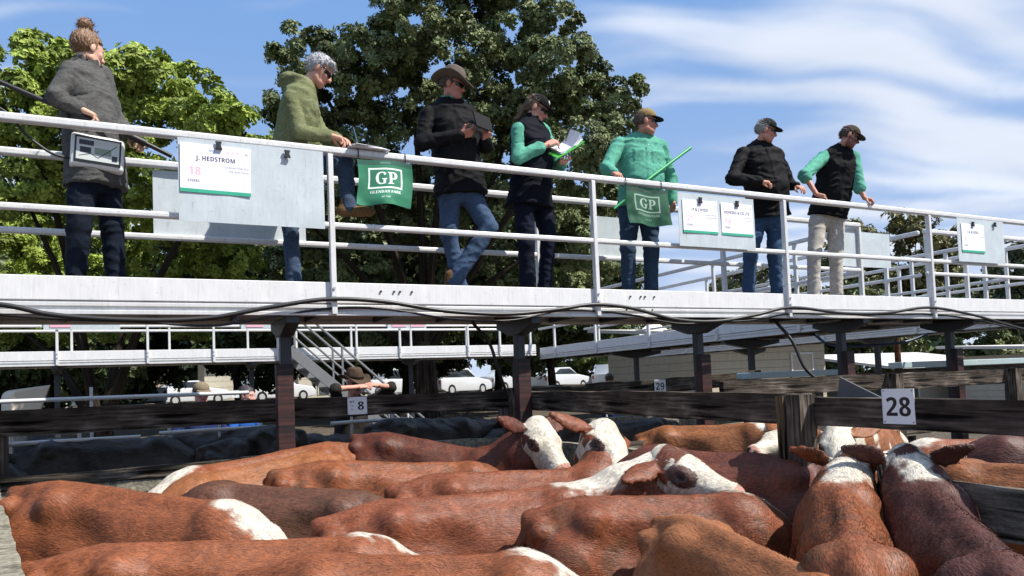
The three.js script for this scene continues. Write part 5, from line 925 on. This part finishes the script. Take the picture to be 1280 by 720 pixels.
tree({ lobes: OAK_LOBES, foot: [OAK_FOOT[0][0], GROUND, OAK_FOOT[0][2]], r0: .42, seed: 11, c0: [.075, .105, .030], c1: [.23, .265, .115], gloss: .62, trans: .12, leaf: .135, leafW: .042, n: 12, dense: 2.3, per: 15, clump: .26, label: 'tall dark green broadleaf tree towering behind the people on the catwalk', every: 5 });
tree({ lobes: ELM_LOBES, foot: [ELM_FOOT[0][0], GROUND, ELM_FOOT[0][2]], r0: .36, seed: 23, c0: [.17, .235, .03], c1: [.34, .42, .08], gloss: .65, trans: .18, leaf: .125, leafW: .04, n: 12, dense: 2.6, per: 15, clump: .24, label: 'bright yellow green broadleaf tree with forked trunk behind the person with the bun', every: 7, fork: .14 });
function puff(foot, h, w, n, seed, up = .55) { const R = mulberry(seed), l = []; for (let i = 0; i < n; i++) { const f = R(), a = R() * 6.283, rr = w * .5 * Math.sqrt(R()) * Math.sqrt(1 - (f - .45) ** 2 * 2.4); l.push([foot[0] + Math.cos(a) * rr, foot[1] + h * (1 - up) + h * up * f, foot[2] + Math.sin(a) * rr, w * (.14 + .1 * R())]); } return l; }
const farTrees = [
  ['conifer', [-11.4, GROUND + 1.1, -66.5], 14.4, 12.2, [.030, .050, .025], [.05, .075, .035], 'dark evergreen tree behind the pale tank', .92],
  ['conifer', [2.3, GROUND + 1.1, -70.0], 14.4, 12.2, [.030, .050, .025], [.05, .075, .035], 'dark evergreen tree between the two cream sheds', .92],
  ['conifer', [16.6, GROUND + 1.1, -70.0], 16.0, 15.8, [.028, .042, .022], [.05, .07, .03], 'dark evergreen tree behind the parked white wagon', .9],
  ['conifer', [8.4, GROUND + 1.1, -71.8], 12.8, 14.0, [.026, .04, .02], [.045, .06, .028], 'dark evergreen tree behind the pale cream gabled hut', .95],
  ['conifer', [25.4, GROUND + 1.1, -70.0], 12.8, 14.0, [.026, .04, .02], [.045, .06, .028], 'dark evergreen tree behind the silver sedan', .95],
  ['conifer', [-20.1, GROUND + 1.1, -63.0], 14.4, 14.0, [.026, .04, .02], [.045, .06, .028], 'dark evergreen tree at the end of the far catwalk', .95],
  ['conifer', [-4.4, GROUND + 1.1, -71.8], 12.8, 14.0, [.026, .04, .02], [.045, .06, .028], 'dark evergreen tree behind the dark sedan', .95],
  ['leafy_tree', [34.1, GROUND + 1.1, -59.5], 9.9, 12.2, [.12, .17, .035], [.22, .27, .07], 'sunlit green tree behind the navy shirted person', .8],
  ['leafy_tree', [43.8, GROUND + 1.1, -59.5], 10.4, 12.2, [.12, .17, .035], [.20, .25, .07], 'sunlit green tree beside the weatherboard shed end', .8],
  ['gum_tree', [38, GROUND, -30.5], 5.6, 8, [.09, .12, .035], [.17, .19, .06], 'green gum tree behind the long pale roof', .8],
  ['gum_tree', [44, GROUND, -28.5], 5.2, 8, [.09, .12, .035], [.17, .19, .06], 'green gum tree behind the end of the long pale roof', .8],
  ['gum_tree', [52, GROUND, -41], 13.4, 5, [.10, .12, .04], [.2, .19, .07], 'tall gum tree beyond the catwalk beside the pale trousers', .4],
  ['gum_tree', [55.5, GROUND, -39], 13.8, 5, [.12, .12, .04], [.22, .2, .07], 'tall sunlit gum tree beyond the blank pale board', .38],
  ['gum_tree', [60, GROUND, -38.5], 12.6, 4.5, [.10, .12, .04], [.2, .19, .07], 'tall gum tree beyond the last railing post', .4],
  ['gum_tree', [63, GROUND, -45], 10.4, 10, [.10, .12, .045], [.2, .19, .08], 'wide gum tree on the skyline beyond the catwalk', .6],
  ['gum_tree', [58, GROUND, -43], 10.2, 9, [.10, .12, .045], [.2, .19, .08], 'wide gum tree on the skyline behind the pale trousers', .6],
  ['gum_tree', [46, GROUND, -46], 9.2, 9, [.10, .12, .045], [.2, .19, .08], 'wide gum tree on the skyline behind the black jacket', .6],
  ['gum_tree', [66, GROUND, -37], 9.2, 10, [.09, .11, .045], [.17, .18, .07], 'dull green gum tree on the skyline past the last notice board', .6],
  ['gum_tree', [71, GROUND, -35], 9.6, 10, [.09, .11, .045], [.17, .18, .07], 'dull green gum tree where the skyline meets the last railing', .6],
  ['gum_tree', [43, GROUND, -23], 8.2, 4.5, [.05, .07, .03], [.1, .12, .05], 'dark gum tree standing alone past the end of the catwalk', .6],
];
farTrees.forEach(([name, foot, h, w, c0, c1, label, up], i) => tree({ name, foot, lobes: puff(foot, h, w, name === 'conifer' ? 26 : 18, 50 + i, up), r0: .2, every: 4, fork: .4, seed: 70 + i, c0, c1, dense: .5, clump: .55, per: 11, leaf: .34, leafW: .10, n: 8, label, group: name === 'gum_tree' ? 'gum trees on the skyline' : 'trees behind the yards', trans: .25 }));

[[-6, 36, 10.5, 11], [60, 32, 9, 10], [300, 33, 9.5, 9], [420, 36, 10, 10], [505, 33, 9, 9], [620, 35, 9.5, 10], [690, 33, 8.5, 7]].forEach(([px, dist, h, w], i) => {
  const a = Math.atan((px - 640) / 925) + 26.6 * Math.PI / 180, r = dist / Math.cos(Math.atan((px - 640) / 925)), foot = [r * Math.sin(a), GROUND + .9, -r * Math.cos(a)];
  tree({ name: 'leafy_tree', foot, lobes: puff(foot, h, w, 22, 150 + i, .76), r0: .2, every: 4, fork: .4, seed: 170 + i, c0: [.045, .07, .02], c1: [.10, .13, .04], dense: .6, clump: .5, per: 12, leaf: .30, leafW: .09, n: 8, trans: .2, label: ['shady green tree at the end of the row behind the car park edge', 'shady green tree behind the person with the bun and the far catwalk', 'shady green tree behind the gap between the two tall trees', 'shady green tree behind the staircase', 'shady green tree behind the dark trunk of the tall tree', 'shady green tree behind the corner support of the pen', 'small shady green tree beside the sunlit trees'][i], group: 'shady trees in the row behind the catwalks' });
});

// ---------------------------------------------------------------- sheds
const cream = std(lin(.50, .43, .31), .8, { map: scuffMap }), creamL = std(lin(.55, .50, .39), .8, { map: scuffMap }), roofPale = std(lin(.66, .63, .57), .55, { map: scuffMap }), doorPaint = std(lin(.42, .36, .27), .7), paneGlass = std(lin(.08, .10, .11), .06);
function shed(o) {                      // weatherboard walls on the two sides that face the camera, tin roof
  const { x0, x1, z0, z1, h } = o, t = thing('shed', o.label, 'shed', [x0, GROUND, z0], 'sheds behind the yards'), bh = o.bh || .22, mat = o.mat || cream;
  const front = part(t, 'front_wall', box(x0, x1, GROUND, h, z0 - .12, z0 - .03, 0), mat), side = part(t, 'side_wall', box(x0 + .03, x0 + .12, GROUND, h, z1, z0 - .121, 0), mat), back = part(t, 'far_wall', box(x0 + .121, x1, GROUND, h, z1, z1 + .1, 0), mat);
  part(t, 'end_wall', box(x1 - .1, x1, GROUND, h, z1 + .101, z0 - .121, 0), mat);
  for (let y = GROUND + .02; y < h - bh * .4; y += bh) {
    const g1 = box(x0, x1, y, Math.min(y + bh * .96, h), z0 - .035, z0, .006); g1.translate(0, 0, 0); const a = part(front, 'weatherboard', g1, mat); 
    part(side, 'weatherboard', box(x0, x0 + .035, y, Math.min(y + bh * .96, h), z1, z0 - .04, .006), mat);
  }
  const ov = .45, rh = o.rise ?? .8; const sh = new THREE.Shape(); if (o.skillion) { sh.moveTo(z0 + ov, h + .04); sh.lineTo(z0 + ov, h + .14); sh.lineTo(z1 - ov, h + .14 + rh); sh.lineTo(z1 - ov, h + .04 + rh); } else { const m = (z0 + z1) / 2; sh.moveTo(z0 + ov, h - .02); sh.lineTo(z0 + ov, h + .07); sh.lineTo(m, h + rh + .09); sh.lineTo(z1 - ov, h + .07); sh.lineTo(z1 - ov, h - .02); sh.lineTo(m, h + rh); } sh.closePath();
  const rg = new THREE.ExtrudeGeometry(sh, { depth: x1 - x0 + 2 * ov, bevelEnabled: false }); rg.applyMatrix4(new THREE.Matrix4().makeBasis(V(0, 0, 1), V(0, 1, 0), V(-1, 0, 0)).setPosition(x1 + ov, 0, 0)); const roof = part(t, 'roof', metricUV(rg), o.roof || roofPale);
  part(roof, 'gutter', box(x0 - ov, x1 + ov, h - .06 + (o.skillion ? .06 : 0), h + .06 + (o.skillion ? .06 : 0), z0 + ov + .005, z0 + ov + .12, .02), o.roof || roofPale);
  for (const [a, b, c, d] of o.openings || []) { const w = part(t, c > GROUND + .3 ? 'window' : 'door', box(a, b, c, d, z0 + .004, z0 + .03, .003), c > GROUND + .3 ? paneGlass : doorPaint); part(w, 'frame', merged([box(a - .06, a, c, d, z0 + .004, z0 + .05), box(b, b + .06, c, d, z0 + .004, z0 + .05), box(a - .06, b + .06, d, d + .06, z0 + .004, z0 + .05)]), o.roof || roofPale); }
  return t;
}
shed({ x0: 13.6, x1: 18.6, z0: -15.9, z1: -20.2, h: 2.72, rise: .5, skillion: true, label: 'cream weatherboard shed with low pale roof behind the pen rails', openings: [[17.2, 18.0, GROUND, 2.2]] });
shed({ x0: -2.0, x1: 1.6, z0: -55, z1: -61, h: 4.0, bh: .6, label: 'cream shed with red brown eave behind the white utility', mat: creamL, openings: [[.3, .9, GROUND, 3.0]], roof: std(lin(.30, .17, .14), .7) });
shed({ x0: 3.6, x1: 6.6, z0: -52, z1: -58, h: 4.1, bh: .4, label: 'pale cream gabled hut behind the capped person in the lane', mat: creamL });
shed({ x0: 9.2, x1: 13.8, z0: -50.0, z1: -56, h: 3.8, bh: .45, label: 'cream hut half hidden behind the staircase', mat: creamL, openings: [[10.5, 12, 1.5, 3]] });
shed({ x0: 25.5, x1: 32.5, z0: -18.4, z1: -22.4, h: 1.55, rise: .72, skillion: true, label: 'long low shed with pale sunlit roof beyond the far pens', mat: std(lin(.12, .10, .08), .9), openings: [[26.5, 31, GROUND, 1.4]] });
shed({ x0: 27, x1: 33, z0: -13.2, z1: -17.2, h: 2.0, rise: .3, skillion: true, label: 'cream shed at the end of the far pens', mat: creamL });
{
  const t = thing('marquee', 'white pointed marquee roof behind the weatherboard shed', 'marquee', [28, GROUND, -36.5]); const g = new THREE.ConeGeometry(2.6, 1.9, 4, 1); g.rotateY(Math.PI / 4); g.translate(28, 4.3, -36.5); part(t, 'canopy', g, std(lin(.75, .72, .66), .7)); for (const [a, b] of [[-1.7, -1.7], [1.7, -1.7], [-1.7, 1.7], [1.7, 1.7]]) part(t, 'pole', cyl([28 + a, GROUND, -36.5 + b], [28 + a, 3.36, -36.5 + b], .04), M.galv);
}
{ const t = thing('utility_pole', 'rusty orange pole standing before the long pale roof', 'pole', [19.2, GROUND, -13.9]); part(t, 'shaft', cyl([19.2, GROUND, -13.9], [19.2, 3.2, -13.9], .09, .08, 12), std(lin(.28, .11, .05), .8, { map: grainMap })); part(t, 'end_cap', cyl([19.2, 3.2, -13.9], [19.2, 3.24, -13.9], .095, .07, 12), M.galv); }

// ---------------------------------------------------------------- vehicles
const glassDark = std(lin(.025, .03, .035), .08, { metalness: .1 }), tyre = std(lin(.015, .015, .016), .8);
function car(o) {
  const t = thing(o.name || 'parked_car', o.label, 'car', [0, 0, 0], 'vehicles parked behind the yards'); t.position.set(o.x, groundAt(o.z), o.z); t.rotation.y = o.turn; t.baseAt = [0, 0, 0];
  const paint = new THREE.MeshPhysicalMaterial({ color: lin(...(o.c || [.55, .56, .57])), roughness: .3, clearcoat: 1, clearcoatRoughness: .08 }), W = .86;
  const P = o.kind === 'ute' ? { low: [[-2.5, .45], [-2.5, 1.02], [-.55, 1.04], [1.25, 1.02], [2.25, .92], [2.45, .75], [2.45, .4], [1.95, .32], [-2, .32]], cab: [[-.75, 1.03], [-.5, 1.72], [.55, 1.74], [1.2, 1.02]] }
    : { low: [[-2.3, .45], [-2.32, .95], [-1.9, 1.02], [1.0, 1.0], [2.1, .84], [2.3, .68], [2.3, .38], [1.8, .3], [-1.9, .3]], cab: o.kind === 'wagon' ? [[-2.15, 1.0], [-1.85, 1.58], [.25, 1.6], [1.05, .99]] : [[-1.75, 1.0], [-1.05, 1.46], [.15, 1.48], [1.05, .99]] };
  const ex = (pts, w, bev) => { const s = new THREE.Shape(); pts.forEach(([x, y], i) => i ? s.lineTo(x, y) : s.moveTo(x, y)); s.closePath(); const g = new THREE.ExtrudeGeometry(s, { depth: 2 * w, bevelEnabled: true, bevelSize: bev, bevelThickness: bev, bevelSegments: 3 }); g.translate(0, 0, -w); return toCreasedNormals(g, .6); };
  part(t, 'car_body', ex(P.low, W - .06, .06), paint); part(t, 'cabin', ex(P.cab, W - .14, .05), paint);
  const cx = P.cab.reduce((s, p) => s + p[0], 0) / 4, cy = P.cab.reduce((s, p) => s + p[1], 0) / 4; const win = P.cab.map(([x, y]) => [cx + (x - cx) * .86, cy + (y - cy) * .72 + .03]);
  part(t, 'side_window', ex(win, W - .075, .004), glassDark);
  const quad = (a, b) => { const d = [b[0] - a[0], b[1] - a[1]], n = vnorm([d[1], -d[0], 0]), L = Math.hypot(...d), g = new RoundedBoxGeometry(L * .8, .02, 2 * (W - .2), 1, .008); g.rotateZ(Math.atan2(d[1], d[0])); g.translate((a[0] + b[0]) / 2 - n[0] * .052, (a[1] + b[1]) / 2 - n[1] * .052, 0); return g; };
  part(t, 'windscreen', quad(P.cab[3], P.cab[2]), glassDark); part(t, 'rear_window', quad(P.cab[1], P.cab[0]), glassDark);
  for (const x of [-1.45, 1.4]) for (const s of [-1, 1]) { const g = new THREE.CylinderGeometry(.34, .34, .22, 20); g.rotateX(Math.PI / 2); const w = part(t, 'wheel', g, tyre, [x, .34, s * (W - .1)]); w.baseAt = [0, 0, 0]; const r = new THREE.CylinderGeometry(.19, .21, .03, 14); r.rotateX(Math.PI / 2); r.translate(0, 0, s * .11); part(w, 'rim', r, M.silver); }
  for (const s of [-1, 1]) { part(t, 'headlight', new RoundedBoxGeometry(.06, .13, .3, 1, .02), std(lin(.7, .72, .75), .15), [2.34 + (o.kind === 'ute' ? .12 : 0), .72, s * .6]); part(t, 'tail_light', new RoundedBoxGeometry(.05, .2, .16, 1, .02), std(lin(.35, .02, .02), .3), [-2.36 - (o.kind === 'ute' ? .18 : 0), .82, s * .72]); }
  return t;
}
car({ x: -0.4, z: -45.0, turn: Math.PI / 2 + .3, kind: 'ute', name: 'utility_truck', label: 'white utility seen end on beside the forked tree trunk' });
car({ x: 17.5, z: -42.7, turn: .45, kind: 'wagon', label: 'white wagon parked beside the dark tree trunk' });
car({ x: 2.6, z: -50.2, turn: .5, kind: 'sedan', label: 'white sedan parked between the two cream sheds' });
car({ x: 24.2, z: -41.6, turn: .4, kind: 'sedan', label: 'white sedan parked before the sunlit trees' });
car({ x: 28.9, z: -41.5, turn: .45, kind: 'wagon', label: 'white wagon parked behind the navy shirted person' });
car({ x: 7.4, z: -47.8, turn: .4, kind: 'wagon', label: 'white wagon parked behind the brown support post' });
car({ x: 13.5, z: -44.7, turn: .5, kind: 'ute', name: 'utility_truck', label: 'white utility parked between the staircase and the tree trunk' });
car({ x: -3.0, z: -50.7, turn: .4, kind: 'sedan', c: [.10, .13, .15], label: 'dark sedan parked behind the forked tree trunk' });
car({ x: 22.3, z: -44.8, turn: .3, kind: 'sedan', c: [.55, .57, .58], label: 'silver sedan parked beyond the corner support of the pen' });
{ const t = thing('horse_float', 'cream rounded trailer hood standing near the dark evergreen', 'trailer', [-3.1, GROUND, -24]); const s = new THREE.Shape(); s.moveTo(-.4, 1.0); s.lineTo(-.4, 1.85); s.quadraticCurveTo(-.38, 2.02, -.2, 2.03); s.lineTo(.42, 2.12); s.lineTo(.2, 1.5); s.lineTo(.1, 1.0); s.closePath(); const g = new THREE.ExtrudeGeometry(s, { depth: 1.3, bevelEnabled: true, bevelSize: .05, bevelThickness: .05, bevelSegments: 2 }); g.rotateY(.3); g.translate(-3.1, 0, -25); part(t, 'hood', g, std(lin(.62, .54, .42), .5)); part(t, 'chassis', box(-3.8, -2.2, .3, 1.0, -25.2, -23.6), M.steelDark); for (const x of [-3.5, -2.5]) { const w = new THREE.CylinderGeometry(.33, .33, .2, 16); w.rotateX(Math.PI / 2); w.translate(x, GROUND + .33, -23.5); part(t, 'wheel', w, tyre); } }

// ---------------------------------------------------------------- people in the lane behind the pens
function stand(u, z, h, turn, lean = 0, reach) {
  const c = Math.cos(turn), s = Math.sin(turn), at = (r, y, f) => [u + r * c + f * s, GROUND + y * h / 1.75, z - r * s * -1 * -1 + f * c];
  const q = (r, y, f) => [u + r * c + f * s, GROUND + y * h / 1.75, z - r * s + f * c];
  const J = { head: q(0, 1.62, lean + .05), neck: q(0, 1.45, lean), shR: q(-.19, 1.40, lean), shL: q(.19, 1.40, lean), pel: q(0, .93, 0), hipR: q(-.09, .9, 0), hipL: q(.09, .9, 0), knR: q(-.1, .5, .03), knL: q(.1, .5, .03), anR: q(-.1, .08, 0), anL: q(.1, .08, 0) };
  J.elR = q(-.36, reach ? 1.57 : 1.12, lean + (reach ? .22 : 0)); J.elL = q(.36, reach ? 1.57 : 1.12, lean + (reach ? .22 : 0)); J.haR = q(-.04, reach ? 1.585 : .95, lean + (reach ? .30 : .2)); J.haL = q(.04, reach ? 1.60 : .95, lean + (reach ? .30 : .2));
  return { J, look: [Math.sin(turn), -.15, Math.cos(turn)] };
}
const LG = 'people in the lanes behind the pens', jeans = denim(.03, .05, .09);
{
  const a = stand(.62, -9.76, 2.0, .3); person({ ...a, floor: GROUND, coarse: 1.6, group: LG, label: 'person in a tan cap looking over the dark fence rail', skin: [.40, .18, .13], clothes: [{ name: 'shirt', mat: fabric(.03, .05, .16), sleeve: 2, hem: -.1, r: .06 }], trousers: { mat: jeans }, boots: fabric(.05, .03, .02), cap: { mat: fabric(.30, .24, .16) }, hair: { mat: hairMat(.06, .04, .03), down: .03 } });
  const b = stand(1.06, -10.1, 1.94, .9, .12); person({ ...b, floor: GROUND, coarse: 1.6, group: LG, label: 'person in a bright blue shirt stooping behind the dark fence rail', skin: [.50, .26, .19], clothes: [{ name: 'shirt', mat: fabric(.03, .14, .50), sleeve: 2, hem: -.1, r: .06 }], trousers: { mat: jeans }, boots: fabric(.05, .03, .02), hair: { mat: hairMat(.04, .03, .03), down: .05 } });
  const c = stand(2.02, -8.15, 2.04, .35, .1, true); person({ ...c, floor: GROUND, coarse: 1.4, group: LG, label: 'person in a wide brown hat resting bare arms on the fence by the number 8', skin: [.45, .21, .15], clothes: [{ name: 'shirt', mat: fabric(.04, .035, .03), sleeve: 1.05, hem: -.1, r: .062 }], trousers: { mat: jeans }, boots: fabric(.05, .03, .02), hat: { mat: fabric(.11, .075, .05), band: fabric(.03, .02, .02) }, glasses: true });
  const d = stand(9.04, -13.4, 1.98, 2.6); person({ ...d, floor: GROUND, coarse: 1.8, group: LG, label: 'person in a navy shirt and white cap walking beyond the catwalk support', skin: [.45, .21, .15], clothes: [{ name: 'shirt', mat: fabric(.025, .045, .14), sleeve: 2, hem: -.1, r: .07, crease: .01 }], trousers: { mat: jeans }, boots: fabric(.05, .03, .02), cap: { mat: fabric(.6, .6, .6) }, hair: { mat: hairMat(.06, .04, .03), down: .03 } });
}
renderer.render(scene, camera);
